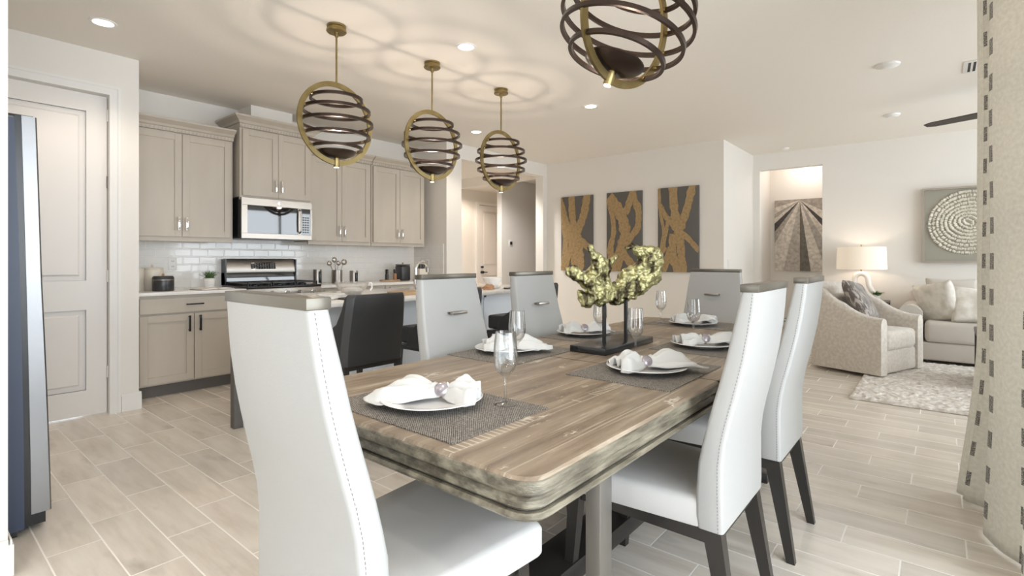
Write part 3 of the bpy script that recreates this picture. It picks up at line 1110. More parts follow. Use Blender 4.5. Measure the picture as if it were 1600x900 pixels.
# range
rg = thing('gas_range', 'stainless steel gas range with black cooktop and raised control panel', 'range', (2.18, 5.06, 0))
w_ = .752
MB().box(0, w_, .03, .62, .03, .90, .003).build('body', M_steel, rg)
MB().box(-.002, w_ + .002, 0, .60, .895, .915, .004).build('cooktop', M_black, rg)
m = MB()
for gx in (.02, .265, .51):
    m.tube([(gx, .05, .945), (gx + .22, .05, .945), (gx + .22, .52, .945), (gx, .52, .945)], .008, 6, closed=True)
    for yy in (.16, .28, .40):
        m.tube([(gx, yy, .945), (gx + .22, yy, .945)], .007, 6)
    m.tube([(gx + .11, .05, .945), (gx + .11, .52, .945)], .007, 6)
    for cx_, cy_ in ((gx, .05), (gx + .22, .05), (gx, .52), (gx + .22, .52)):
        m.cyl((cx_, cy_, .914), (cx_, cy_, .95), .008, n=6)
m.build('grate', M_black, rg)
m = MB()
for gx in (.13, .375, .62):
    for gy in (.16, .40):
        m.lathe([(0, .915), (.045, .915), (.045, .925), (.030, .932), (0, .932)], (gx, gy, 0), 20)
m.build('burner', M_black, rg)
m = MB().box(0, w_, 0, .03, .80, .893, .003)
fp = m.build('knob_panel', M_steel, rg)
for k in range(5):
    m = MB().cyl((0, 0, 0), (0, -.012, 0), .024, n=20).cyl((0, -.012, 0), (0, -.038, 0), .019, .016, n=20)
    m.build('knob', M_steel if k % 2 else M_chrome, fp, loc=(.09 + k * .143, 0, .848))
m = MB().box(.015, w_ - .015, 0, .03, .20, .785, .004)
od = m.build('oven_door', M_steel, rg)
MB().box(.12, w_ - .12, -.002, .01, .33, .66).build('oven_window', M_blackglass, od, smooth=False)
MB().tube([(.06, 0, .74), (.06, -.05, .74), (w_ - .06, -.05, .74), (w_ - .06, 0, .74)], .011, 8).build('handle', M_steel, od)
MB().box(.015, w_ - .015, .005, .03, .05, .185, .004).build('drawer', M_steel, rg)
# raised back panel: black lower part curving into a steel console
prof = [(.60, .915), (.535, .915), (.535, .93), (.550, 1.03), (.555, 1.045), (.528, 1.055), (.548, 1.165), (.560, 1.18), (.60, 1.18)]
bk = MB().loft([[(x, y, z) for y, z in [(.62, .915), (.535, .915), (.532, .95), (.548, 1.04), (.62, 1.04)]] for x in (0, w_)]).build('back_guard', M_blackglass, rg)
cs_ = MB().loft([[(x, y, z) for y, z in [(.62, 1.03), (.530, 1.035), (.527, 1.045), (.550, 1.172), (.562, 1.185), (.62, 1.185)]] for x in (.012, w_ - .012)]).build('console', M_steel, rg)
for xe in (0, w_ - .012):
    MB().box(xe, xe + .012, .52, .62, .915, 1.18).build('end_cap', M_black, rg)
d_ = MB().loft([[(x, y, z) for y, z in [(.5290, 1.075), (.5420, 1.145), (.56, 1.145), (.56, 1.075)]] for x in (.26, .52)]).build('display', M_blackglass, cs_, smooth=False)
kb = MB()
for r_ in range(4):
    for c_ in range(9):
        xx = .272 + c_ * .027
        zz = 1.082 + r_ * .015
        yy = .5290 + (zz - 1.075) / .07 * .013
        kb.box(xx, xx + .015, yy - .001, yy + .003, zz, zz + .006)
kb.build('key', mat('key_legend', (.22, .22, .22), .4), cs_, smooth=False)

# island with its stools
IX0, IX1, IY0, IY1 = 1.50, 4.10, 2.86, 3.86
isl = thing('kitchen_island', 'pale grey kitchen island with a white stone top behind the stools', 'island', ((IX0 + IX1) / 2, (IY0 + IY1) / 2, 0))
ix, iy = (IX1 - IX0) / 2, (IY1 - IY0) / 2
MB().box(-ix, ix, -iy, iy, .885, .915, .004).build('worktop', M_quartz, isl)
MB().box(-ix + .10, ix - .08, -iy + .29, iy - .03, .09, .885).build('body', M_island, isl, smooth=False)
MB().box(-ix + .09, ix - .07, -iy + .28, iy - .06, 0, .115, .003).build('base_moulding', M_trim, isl, smooth=False)
m = MB()
for k in range(4):
    xa = -ix + .14 + k * .585
    m.box(xa, xa + .03, -iy + .28, -iy + .292, .12, .86)
m.box(-ix + .10, ix - .08, -iy + .28, -iy + .292, .84, .884)
m.build('batten', M_island, isl, smooth=False)
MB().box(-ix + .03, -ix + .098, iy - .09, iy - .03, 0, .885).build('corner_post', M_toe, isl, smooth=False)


def make_stool():
    t = thing('bar_stool', 'x', 'stool', (0, 0, 0), 0, 'charcoal bar stools at the island')
    rings = []
    # wrap-around back: closed section in plan, widening downwards to the arms
    for z, hw, dep, yb in ((.590, .205, .30, -.02), (.62, .208, .30, -.022), (.70, .208, .28, -.03), (.76, .207, .19, -.038), (.82, .204, .10, -.048), (.90, .200, .065, -.060), (.965, .196, .05, -.067), (.985, .185, .038, -.066)):
        t_ = .035 if z < .9 else .03
        outer = []
        inner = []
        pts = [(-hw, yb + dep), (-hw, yb + .03), (-hw + .03, yb), (hw - .03, yb), (hw, yb + .03), (hw, yb + dep)]
        ins = [(hw - t_, yb + dep), (hw - t_, yb + .05), (hw - t_ - .015, yb + t_), (-hw + t_ + .015, yb + t_), (-hw + t_, yb + .05), (-hw + t_, yb + dep)]
        rings.append([(x, y, z) for x, y in pts + ins])
    o = MB().loft(rings).build('back', M_stool, t, angle=50)
    bv = o.modifiers.new('soft', 'BEVEL')
    bv.width = .008
    bv.segments = 2
    bv.limit_method = 'ANGLE'
    bv.angle_limit = R(40)
    MB().box(-.172, .172, .012, .42, .60, .715, .02, 3).build('seat', M_stool, t)
    MB().box(-.19, .19, -.01, .41, .565, .592).build('seat_frame', M_espresso, t, smooth=False)
    for sx in (-1, 1):
        for y0, y1 in ((.005, -.01), (.39, .42)):
            MB().bar((sx * .175, y0, .57), (sx * .19, y1, 0), .03, .03, .022, .022).build('leg', M_espresso, t)
    MB().tube([(-.185, -.005, .2), (.185, -.005, .2), (.185, .412, .2), (-.185, .412, .2)], .009, 6, closed=True).build('footrest', M_espresso, t)
    return t


st = make_stool()
for i, (x, lb) in enumerate(((1.77, 'charcoal leather bar stool with its whole back in view, nearest of the stools'),
                             (2.445, 'charcoal bar stool mostly hidden behind the nearer kitchen-side dining chair'),
                             (3.37, 'charcoal bar stool at the far end of the island behind the farther dining chair'))):
    o = st if i == 0 else copy_tree(st)
    o.location = (x, 2.50, 0)
    o['label'] = lb

# ------------------------------------------------------------ refrigerator
fr = thing('refrigerator', 'tall refrigerator with navy side and stainless doors at the left edge', 'refrigerator', (-.33, 3.0, 0))
m = MB()
prof = [(0, .03), (.700, .03), (.697, .45), (.690, .9), (.680, 1.35), (.668, 1.775), (0, 1.775)]
m.loft([[(x, y, z) for x, z in prof] for y in (0, .90)])
m.build('body', M_navy, fr, angle=20)
m = MB().box(.02, .68, .02, .88, 0, .03).box(.66, .775, .05, .85, .02, .075)
m.build('plinth', M_black, fr)
m = MB()
zs = [.085 + (1.79 - .085) * k / 12 for k in range(13)]


def fx(z):
    return .700 - .032 * (z / 1.79) ** 1.4


m.loft([[(fx(z), .004, z), (fx(z) + .022, .004, z), (fx(z) + .022, .896, z), (fx(z), .896, z)] for z in zs])
m.build('gasket', M_black, fr)
for ya, yb, nm in ((.0, .448, 'door'), (.452, .90, 'door')):
    m = MB()
    rings = []
    for z in zs:
        x = fx(z)
        d = .090 - .019 * min(1, (z / 1.1)) + .002 * math.sin((z - .085) / 1.7 * PI)
        rings.append([(x + .022, ya, z), (x + d - .006, ya, z), (x + d, ya + .008, z), (x + d + .006, (ya + yb) / 2, z), (x + d, yb - .008, z), (x + d - .006, yb, z), (x + .022, yb, z)])
    m.loft(rings)
    do = m.build(nm, M_fridge, fr, angle=50)
    hy_ = yb - .03 if ya == 0 else ya + .03
    m = MB()
    pts = []
    for k in range(17):
        s = k / 16
        z = .78 + s * .86
        pts.append((fx(z) + .070 + .034 * math.sin(s * PI) ** .5, hy_, z))
    m.tube(pts, .011, 8)
    m.build('handle', M_steel, do)
for ye in (.01, .84):
    MB().box(.60, .73, ye, ye + .05, 1.775, 1.795, .003).build('hinge_cover', M_black, fr)


# ------------------------------------------------------------ pendants
def make_pendant(drop, MR=Matrix.Identity(4), RB=.278, kr=1.0):
    """drop: distance from ceiling to cage centre"""
    t = thing('pendant_light', 'x', 'pendant light', (0, 0, CE), 0, 'brass and bronze cage pendants')
    cn = MB().lathe([(0, 0), (.062, 0), (.062, -.012), (.056, -.016), (.056, -.024), (.064, -.028), (.066, -.040), (.060, -.046), (0, -.046)][::-1], n=36)
    cn.lathe([(0, -.075), (.012, -.075), (.014, -.046), (0, -.046)], n=16)
    cn.build('canopy', M_brass, t)
    TP = MR @ Vector((0, 0, RB))
    MB().cyl((0, 0, -.07), (0, 0, -drop + TP.z), .0065, n=12).build('rod', M_brass, t)
    Mt = Matrix.Translation((-TP.x, -TP.y, -drop)) @ MR

    def fin(mb, name, m_, par=t, angle=40):
        bmesh.ops.transform(mb.bm, matrix=Mt, verts=mb.bm.verts[:])
        return mb.build(name, m_, par, angle=angle)
    # big brass ring standing in the x-z plane: flat band
    m = MB()
    rings = []
    n = 72
    ya, yb = -.007, .007
    for k in range(n):
        a = 2 * PI * k / n
        rings.append([(r_ * math.cos(a), y_, r_ * math.sin(a)) for r_, y_ in ((RB, ya), (RB, yb), (RB - .032, yb), (RB - .032, ya))])
    m.loft(rings, closed=True)
    hoop = fin(m, 'hoop', M_brass)
    # dark horizontal bands
    for zz, rr_ in ((.165, .172), (.085, .222), (.0, .240), (-.085, .222), (-.165, .172)):
        f = RB / .278
        rr_ *= f * kr
        zz *= f
        m = MB().lathe([(rr_, zz - .0095), (rr_, zz + .0095), (rr_ - .015, zz + .0095), (rr_ - .015, zz - .0095)], n=64, closed=True)
        fin(m, 'band', M_ring)
        for sx in (-1, 1):
            m = MB()
            ex = math.sqrt((RB - .03) ** 2 - zz ** 2)
            m.cyl((sx * (rr_ - .02), 0, zz), (sx * ex, 0, zz), .008, n=10)
            m.cyl((sx * (rr_ - .016), -.016, zz), (sx * (rr_ - .016), .016, zz), .007, n=10)
            fin(m, 'clip', M_brass, hoop)
    f = RB / .278
    m = MB().lathe([(0, -.232 * f), (.06 * f, -.230 * f), (.112 * f, -.208 * f), (.128 * f, -.192 * f), (.128 * f, -.186 * f), (.10 * f, -.190 * f), (0, -.192 * f)], n=48)
    fin(m, 'dish', M_ring)
    m = MB().lathe([(0, -.1875 * f), (.088 * f, -.1875 * f), (.085 * f, -.183 * f), (0, -.182 * f)], n=40)
    fin(m, 'lens', M_lens)
    m = MB().lathe([(0, -.292 * f), (.018, -.292 * f), (.020, -.288 * f), (.020, -.232 * f), (0, -.232 * f)], n=24)
    kn_ = fin(m, 'finial', M_brass)
    m = MB().lathe([(0, -.2945 * f), (.016, -.2945 * f), (.016, -.2915 * f), (0, -.2915 * f)], n=24)
    fin(m, 'finial_lens', M_lens, kn_)
    return t


pd = make_pendant(CE - 2.09)
for i, (x, lb) in enumerate(((1.925, 'nearest of the three brass cage pendants over the island'), (2.775, 'middle one of the three brass cage pendants over the island'),
                             (3.617, 'farthest of the three brass cage pendants over the island'))):
    o = pd if i == 0 else copy_tree(pd)
    o.location = (x, 3.13, CE)
    o['label'] = lb
    lamp('pendant_bulb', 'POINT', (x, 3.13, 2.09 - .15), 6.5, WARM, radius=.028)
AXF = Vector((math.cos(R(39.66)), math.sin(R(39.66)), 0))
AXR = Vector((math.sin(R(39.66)), -math.cos(R(39.66)), 0))
MD = Matrix.Rotation(.30, 4, AXF) @ Matrix.Rotation(-.03, 4, AXR) @ Matrix.Rotation(-.182, 4, 'Z')
DC, DPR = Vector((2.008, 1.028, 2.195)), .277
tp_ = MD @ Vector((0, 0, DPR))
dp = make_pendant(CE - DC.z, MD, DPR, 1.22)
dp.location = (DC.x + tp_.x, DC.y + tp_.y, CE)
dp['label'] = 'tilted brass and bronze cage pendant hanging over the dining table'
lamp('dining_bulb', 'POINT', DC + MD @ Vector((0, 0, -.13)), 5, WARM, radius=.012)


# ------------------------------------------------------------ ceiling fittings
def downlight(x, y, label, on=True, r=.075, power=20):
    t = thing('recessed_light', label, 'ceiling light', (x, y, CE), 0, 'recessed ceiling lights')
    MB().lathe([(r * .72, -.001), (r * .80, -.006), (r, -.005), (r * 1.03, 0), (r * .72, .0)], n=40, closed=True).build('trim_ring', M_trim, t)
    MB().lathe([(0, -.0035), (r * .74, -.0025), (r * .74, 0), (0, 0)], n=32).build('lens', M_can if on else M_plastic, t)
    if on:
        lamp('downlight', 'SPOT', (x, y, CE - .02), power, (1, .86, .71), (0, 0, 0), radius=.05, spot=R(125))


downlight(.91, 4.276, 'lit recessed light by the pantry door', power=26)
downlight(2.725, 2.70, 'lit recessed light between the first two island pendants', power=26)
downlight(4.603, 2.766, 'lit recessed light toward the gold pictures')
downlight(4.627, 4.41, 'lit recessed light near the hallway opening', power=32)
# unseen cans added as fill light, above and behind the camera
for k_, (x_, y_) in enumerate(((.9, 2.0), (.2, .6), (-1.0, .6), (-1.0, 2.0))):
    downlight(x_, y_, ('unseen recessed light added as fill over the near end of the table', 'unseen recessed light added as fill over the patio door side', 'unseen recessed light added as fill by the rear window near the patio', 'unseen recessed light added as fill by the rear window near the fridge wall')[k_])


def disc(x, y, r, label, name, cat):
    o = MB().lathe([(0, -.028), (r * .55, -.028), (r * .62, -.024), (r * .95, -.012), (r, 0), (0, 0)], n=40).build(name, M_plastic, None, loc=(x, y, CE))
    tag(o, label, cat)


disc(5.148, .33, .085, 'larger white disc on the ceiling above the armchair side', 'ceiling_speaker', 'ceiling disc')
disc(6.956, .406, .075, 'smaller white detector on the living room ceiling', 'smoke_detector', 'smoke detector')
disc(8.10, 1.69, .05, 'small white sprinkler cap on the ceiling before the niche', 'sprinkler_head', 'sprinkler')
vt = thing('ceiling_vent', 'white ceiling vent with black slots beside the curtain', 'vent', (5.62, -.25, CE))
MB().box(-.16, .16, -.09, .11, -.008, 0, .002).build('frame', M_plastic, vt)
m = MB()
for k in range(5):
    m.box(-.13, .13, -.065 + k * .032, -.048 + k * .032, -.0095, -.007)
m.build('slot', M_slot, vt, smooth=False)

fan = thing('ceiling_fan', 'dark ceiling fan, one blade tip showing past the curtain', 'fan', (5.98, -.80, CE))
MB().lathe([(0, 0), (.07, 0), (.07, -.03), (.015, -.06), (.015, -.20), (.10, -.21), (.115, -.25), (.10, -.31), (.05, -.34), (0, -.34)][::-1], n=32).build('motor', M_darkwood, fan)
for k in range(3):
    a = R(66 + 120 * k)
    m = MB()
    rings = []
    for s, wv_ in ((.09, .03), (.22, .055), (.6, .065), (.94, .055), (1.0, .03)):
        c0 = Vector((math.cos(a) * s, math.sin(a) * s, -.285))
        sd = Vector((-math.sin(a), math.cos(a), .15))
        rings.append([c0 - sd * wv_ + Vector((0, 0, -.004)), c0 + sd * wv_ + Vector((0, 0, -.004)), c0 + sd * wv_ + Vector((0, 0, .004)), c0 - sd * wv_ + Vector((0, 0, .004))])
    m.loft(rings)
    m.build('blade', M_darkwood, fan)


# ------------------------------------------------------------ switches and sockets
def plate_xz(name, x, y, z, label, cat, outlet=True, face='y', w=.072, h=.115):
    t = thing(name, label, cat, (x, y, z))
    if face == 'x':
        t.rotation_euler = (0, 0, R(-90))
    MB().box(-w / 2, w / 2, -.006, 0, -h / 2, h / 2, .002).build('cover', M_plastic, t)
    m = MB()
    if outlet == 'thermo':
        MB().box(-.03, .03, -.02, -.006, -.03, .03, .004).build('screen', M_blackglass, t)
        return t
    if outlet:
        for dz in (-.025, .025):
            m.box(-.008, -.005, -.0075, -.006, dz - .006, dz + .006).box(.005, .008, -.0075, -.006, dz - .006, dz + .006)
        m.build('slot', M_slot, t, smooth=False)
    else:
        m.box(-.016, .016, -.010, -.006, -.033, .033, .001)
        m.build('rocker', M_trim, t, smooth=False)
    return t


plate_xz('wall_outlet', 1.745, 5.69, 1.135, 'white electrical outlet on the tiled backsplash near the black canister', 'outlet')
plate_xz('light_switch', 7.18, 2.19, 1.12, 'white light switch on the wall edge right of the gold pictures', 'switch', False)
plate_xz('thermostat', 7.80, 6.5, 1.495, 'small black thermostat on a white plate in the hallway', 'thermostat', 'thermo', w=.12, h=.12)
plate_xz('wall_outlet', 4.708, 5.40, 1.12, 'electrical outlet on the short tiled side wall', 'outlet', True, 'x')


# ------------------------------------------------------------ things on the counters
def jar(name, label, cat, loc, r, h, m_, m_lid, ribs=False):
    t = thing(name, label, cat, loc)
    prof = [(0, 0), (r * .94, 0), (r, .01)]
    if ribs:
        n = 10
        for k in range(n):
            z = .012 + (h - .02) * k / n
            prof += [(r, z), (r * .985, z + (h - .02) / n * .5)]
    prof += [(r, h - .01), (r * .95, h), (0, h)]
    MB().lathe(prof, n=36).build('jar', m_, t)
    MB().lathe([(0, h), (r * .93, h), (r * .96, h + .004), (r * .96, h + .014), (r * .9, h + .018), (0, h + .018)], n=36).build('lid', m_lid, t)
    MB().lathe([(0, h + .018), (.008, h + .018), (.007, h + .026), (.014, h + .034), (.010, h + .042), (0, h + .044)], n=16).build('lid_knob', m_lid, t)
    return t


CZ = .900
jar('canister', 'cream lidded canister at the pantry end of the counter, behind the black one', 'canister', (1.53, 5.50, CZ), .085, .185, M_cream, M_cream)
jar('canister', 'cream lidded canister tucked in beside the pantry wall', 'canister', (1.385, 5.42, CZ), .06, .18, M_cream, M_cream)
t = thing('canister', 'squat matt black canister in front of the cream canister', 'canister', (1.545, 5.27, CZ))
MB().lathe([(0, 0), (.078, 0), (.082, .008), (.082, .118), (.074, .132), (0, .134)], n=40).build('body', M_darkjar, t)
MB().lathe([(.0825, .095), (.0835, .097), (.0835, .101), (.0825, .103)], n=40, closed=True).build('band', M_steel, t)
o = MB().lathe([(0, 0), (.010, .003), (.012, .012), (.006, .022), (0, .024)], n=16).build('wooden_knob', M_wood, t, loc=(0, 0, .133))


def tuft(parent, name, n, h, spread, m_, seed=1, wide=.004, base_z=0, lean=.9):
    rnd = random.Random(seed)
    m = MB()
    for k in range(n):
        a = rnd.random() * 2 * PI
        r0 = rnd.random() * spread * .5
        l = h * (.6 + .5 * rnd.random())
        ln = lean * rnd.random()
        x, y = r0 * math.cos(a), r0 * math.sin(a)
        pr = None
        rings = []
        for s in (0, .35, .7, 1):
            cx_ = x + math.cos(a) * spread * ln * s * s
            cy_ = y + math.sin(a) * spread * ln * s * s
            z = base_z + l * s * (1 - .25 * s * ln)
            wv_ = wide * (1 - s * .85)
            nx_, ny_ = -math.sin(a) * wv_, math.cos(a) * wv_
            rings.append([(cx_ - nx_, cy_ - ny_, z), (cx_ + math.cos(a) * .0012, cy_ + math.sin(a) * .0012, z), (cx_ + nx_, cy_ + ny_, z), (cx_, cy_, z + .0008)])
        m.loft(rings)
    o = m.build(name, m_, parent)
    return o


pt = thing('potted_plant', 'small green grass plant in a ribbed white pot beside the range', 'plant', (1.975, 5.42, CZ))
prof = [(0, 0), (.042, 0)]
for k in range(8):
    prof += [(.043 + k * .0016, .008 + k * .011), (.0415 + k * .0016, .012 + k * .011)]
prof += [(.057, .098), (.052, .098), (.050, .085), (0, .085)]
MB().lathe(prof, n=36).build('pot', M_whitegloss, pt)
tuft(pt, 'foliage', 150, .085, .075, M_leaf, 4, .0045, .082)

bk = thing('open_book', 'open cookbook lying flat on the counter left of the range', 'book', (1.93, 5.22, CZ), R(8))
m = MB()
for s in (-1, 1):
    rings = []
    for k in range(9):
        u = k / 8
        z = .004 + .014 * math.sin(min(1, u * 1.15) * PI) * (1 - u * .6) + .004
        x = s * (.004 + u * .145)
        rings.append([(x, -.10, .003), (x, .10, .003), (x, .10, z), (x, -.10, z)])
    m.loft(rings)
m.build('pages', M_paper, bk, angle=60)
MB().box(-.155, .155, -.105, .105, 0, .003).build('cover', M_darkwood, bk)

for x, y, r, h, lb in ((3.15, 5.52, .048, .15, 'steel canister nearest the range'), (3.55, 5.40, .048, .13, 'steel canister with a handle, right of the utensil crock')):
    t = thing('steel_canister', lb, 'canister', (x, y, CZ), 0, 'steel kitchen canisters')
    MB().lathe([(0, 0), (r, 0), (r, h), (r * .97, h + .004), (r * .97, h + .012), (0, h + .014)], n=36).build('can', M_steel, t)
    MB().box(-.012, .012, -r - .018, -r + .001, .01, h - .01, .003).build('side_strip', M_black, t)
ck = thing('utensil_crock', 'steel crock full of ladles and serving spoons right of the range', 'utensil holder', (3.34, 5.42, CZ))
MB().lathe([(0, 0), (.060, 0), (.060, .155), (.056, .155), (.056, .004), (0, .004)], n=36).build('crock', M_steel, ck)
for k, (a, l, br) in enumerate(((-.45, .23, .030), (-.15, .25, .032), (.35, .235, .036), (.1, .21, .028))):
    m = MB()
    ex, ez = math.sin(a) * l, math.cos(a) * l
    m.tube([(0, .01 * k - .015, .01), (ex, .01 * k - .02, ez + .01)], .004, 8)
    b = bmesh.new()
    bmesh.ops.create_uvsphere(b, u_segments=20, v_segments=12, radius=br)
    bmesh.ops.scale(b, vec=(1, .45, 1), verts=b.verts[:])
    m.merge(b, Matrix.Translation((ex * 1.12, .01 * k - .024, ez + .025)))
    m.build('ladle', M_steel, ck)

tr = thing('spice_board', 'oval wooden board carrying two spice mills', 'board', (4.08, 5.40, CZ))
m = MB()
m.loft([[(.15 * math.cos(a) * s, .075 * math.sin(a) * s, z) for a in [2 * PI * k / 40 for k in range(40)]] for z, s in ((0, .93), (.004, 1), (.016, 1), (.02, .97))])
m.build('board', M_wood, tr)
for x, m_, lb in ((4.03, M_darkjar, 'dark spice mill with a black cap on the oval board'), (4.155, M_spice, 'spice mill with reddish contents on the oval board')):
    t = thing('spice_mill', lb, 'spice mill', (x, 5.40, CZ + .02), 0, 'spice mills on the board')
    MB().lathe([(0, 0), (.021, 0), (.022, .004), (.022, .070), (.016, .078), (0, .078)], n=24).build('bottle', m_, t)
    MB().lathe([(0, .078), (.017, .078), (.019, .09), (.020, .125), (.016, .132), (0, .132)], n=24).build('cap', M_black, t)

t = thing('black_canister', 'tall black lidded canister in the corner of the kitchen counter', 'canister', (4.33, 5.46, CZ))
MB().box(-.075, .075, -.075, .075, 0, .195, .02, 3).build('body', M_darkjar, t)
MB().box(-.070, .070, -.070, .070, .197, .212, .006).build('lid', M_darkwood, t)
MB().lathe([(0, .212), (.012, .212), (.010, .222), (.016, .232), (0, .236)], n=16).build('lid_knob', M_wood, t)
t = thing('knife_block', 'pale knife block with black handles beside the tall black canister', 'knife block', (4.50, 5.30, CZ))
MB().box(-.07, .07, -.06, .06, 0, .155, .008).build('block', M_cream, t)
m = MB()
for k in range(5):
    m.tube([(-.05 + k * .025, 0, .15), (-.056 + k * .027, -.012, .215)], .010, 8, rb=.006)
m.build('knife_handle', M_black, t)

# island things
IZ = .915
fc = thing('kitchen_faucet', 'tall brushed gooseneck faucet on the island', 'faucet', (2.80, 3.36, IZ))
m = MB().lathe([(0, 0), (.028, 0), (.028, .006), (.02, .012), (0, .012)], n=24)
m.tube([(0, 0, 0), (0, 0, .10)], .018, 16).tube([(0, 0, .09), (0, 0, .18)] + [(0.0 + .075 * (1 - math.cos(a)), .03 * (1 - math.cos(a)) * .5, .18 + .065 * math.sin(a)) for a in [PI * k / 14 for k in range(1, 13)]], .013, 14)
m.build('spout', M_chrome, fc)
MB().tube([(.15, .03, .195), (.153, .03, .155)], .015, 14).build('spray_head', M_steel, fc)
MB().tube([(.018, 0, .07), (.05, -.01, .09), (.085, -.015, .115)], .006, 10).build('lever', M_steel, fc)

gb = thing('mixing_bowl', 'clear glass mixing bowl with a handle on the island', 'bowl', (2.17, 3.32, IZ))
MB().lathe([(0, .004), (.05, .004), (.055, 0), (.06, .004), (.085, .03), (.108, .065), (.118, .092), (.124, .094), (.122, .099), (.114, .098), (.104, .066), (.08, .033), (.055, .010), (0, .010)], n=48).build('bowl', M_glass, gb)
MB().tube([(.116, -.01, .088), (.155, -.015, .085), (.160, -.015, .05), (.142, -.015, .028)], .007, 8).build('handle', M_whitegloss, gb)
o = MB().lathe([(0, .012), (.05, .012), (.075, .034), (.07, .05), (.03, .062), (0, .06)], n=32).build('flour', M_napkin, gb)


def lump(name, label, cat, loc, sx, sy, sz, m_, seed, rz=0):
    b = bmesh.new()
    bmesh.ops.create_icosphere(b, subdivisions=4, radius=1)
    for v_ in b.verts:
        n = noise.noise(v_.co * 1.7 + Vector((seed, 0, 0)))
        n2 = noise.noise(v_.co * 4 + Vector((0, seed, 0)))
        v_.co *= 1 + .28 * n + .10 * n2
        v_.co.z = max(v_.co.z, -.35)
    zmin = min(v_.co.z for v_ in b.verts)
    for v_ in b.verts:
        v_.co.x *= sx
        v_.co.y *= sy
        v_.co.z = (v_.co.z - zmin) * sz
    m = MB()
    m.merge(b)
    o = m.build(name, m_, None, loc=loc)
    o.rotation_euler = (0, 0, rz)
    return tag(o, label, cat)


lump('kitchen_towel', 'crumpled white towel on the near end of the island', 'towel', (1.88, 3.14, IZ), .15, .10, .030, M_napkin, 2, .4)
bd = MB().box(-.14, .14, -.09, .09, 0, .012, .003).build('slate_board', M_darkwood, None, loc=(2.02, 3.04, IZ))
tag(bd, 'thin dark slate board on the island by the white towel', 'board')
wt = MB().box(-.13, .13, -.10, .10, 0, .022, .004).build('wooden_tray', M_wood, None, loc=(2.52, 3.10, IZ))
tag(wt, 'low wooden tray on the island left of the faucet', 'tray')
wb = MB().box(-.16, .16, -.11, .11, 0, .02, .004).build('cutting_board', M_wood, None, loc=(3.22, 3.24, IZ))
tag(wb, 'wooden cutting board under the white bowl on the island', 'board')
bowlp = [(0, .004), (.035, .004), (.038, 0), (.043, 0), (.05, .01), (.082, .05), (.092, .088), (.088, .090), (.077, .052), (.046, .016), (0, .012)]
bw = MB().lathe(bowlp, n=40).build('serving_bowl', M_whitegloss, None, loc=(3.20, 3.26, IZ + .02))
tag(bw, 'white serving bowl on the wooden board, nearer of two', 'bowl', 'white bowls on the island')
b2 = bw.copy()
COL.objects.link(b2)
b2.location = (3.72, 3.33, IZ)
b2['label'] = 'white serving bowl farther along the island'
lump('bread_roll', 'brown bread roll on the island between the two white bowls', 'bread', (3.34, 3.03, IZ), .06, .04, .035, M_spice, 6)
lump('folded_cloth', 'off-white cloth spread on the island near the white bowls', 'cloth', (3.50, 3.16, IZ), .13, .09, .022, M_napkin, 9)
ph = MB().box(-.07, .07, -.025, .025, 0, .014, .004).build('dark_tray', M_darkwood, None, loc=(3.55, 2.96, IZ))
tag(ph, 'small dark tray near the edge of the island', 'tray')

# ------------------------------------------------------------ gold pictures
STR = {
    1: [([(-.02, .08), (.12, .32), (.30, .52), (.42, .75), (.50, 1.02)], .24), ([(.34, -.02), (.36, .25), (.45, .48), (.62, .60), (1.02, .74)], .20),
        ([(.84, -.02), (.76, .22), (.60, .42), (.40, .62), (.22, .80), (.06, 1.02)], .22), ([(.05, .30), (.16, .60), (.06, 1.0)], .14), ([(.56, .62), (.62, .82), (.60, 1.02)], .24),
        ([(0, 0), (.06, .2)], .10)],
    2: [([(.05, .04), (.28, .18), (.48, .34), (.56, .55), (.42, .75), (.22, 1.02)], .30), ([(.78, -.02), (.66, .14), (.55, .28)], .18), ([(.74, .02), (.92, .25), (.90, .46), (.66, .60), (.40, .74), (.12, .92)], .17),
        ([(.08, .10), (.20, .36), (.22, .52), (.06, .78)], .15), ([(.42, .75), (.62, .85), (.85, 1.0)], .20), ([(.10, .7), (.2, 1.0)], .2)],
    3: [([(.38, -.02), (.40, .20), (.46, .42), (.56, .62), (.62, 1.02)], .20), ([(.86, -.02), (.76, .20), (.62, .42), (.48, .58), (.34, .72), (.10, 1.02)], .18), ([(.0, .16), (.20, .34), (.42, .48), (.70, .58), (1.02, .76)], .12),
        ([(.04, .0), (.06, .3), (.16, .5), (.06, .8)], .07), ([(.28, .34), (.20, .55), (.12, .75)], .10), ([(.40, .55), (.36, .8), (.52, 1.02)], .20), ([(.0, .85), (.2, .7)], .1)]}
POS = {1: ('leftmost of the three gold and grey abstract pictures', 4.735, 4.150), 2: ('middle one of the three gold and grey abstract pictures', 3.905, 3.330), 3: ('rightmost of the three gold and grey abstract pictures', 3.086, 2.505)}
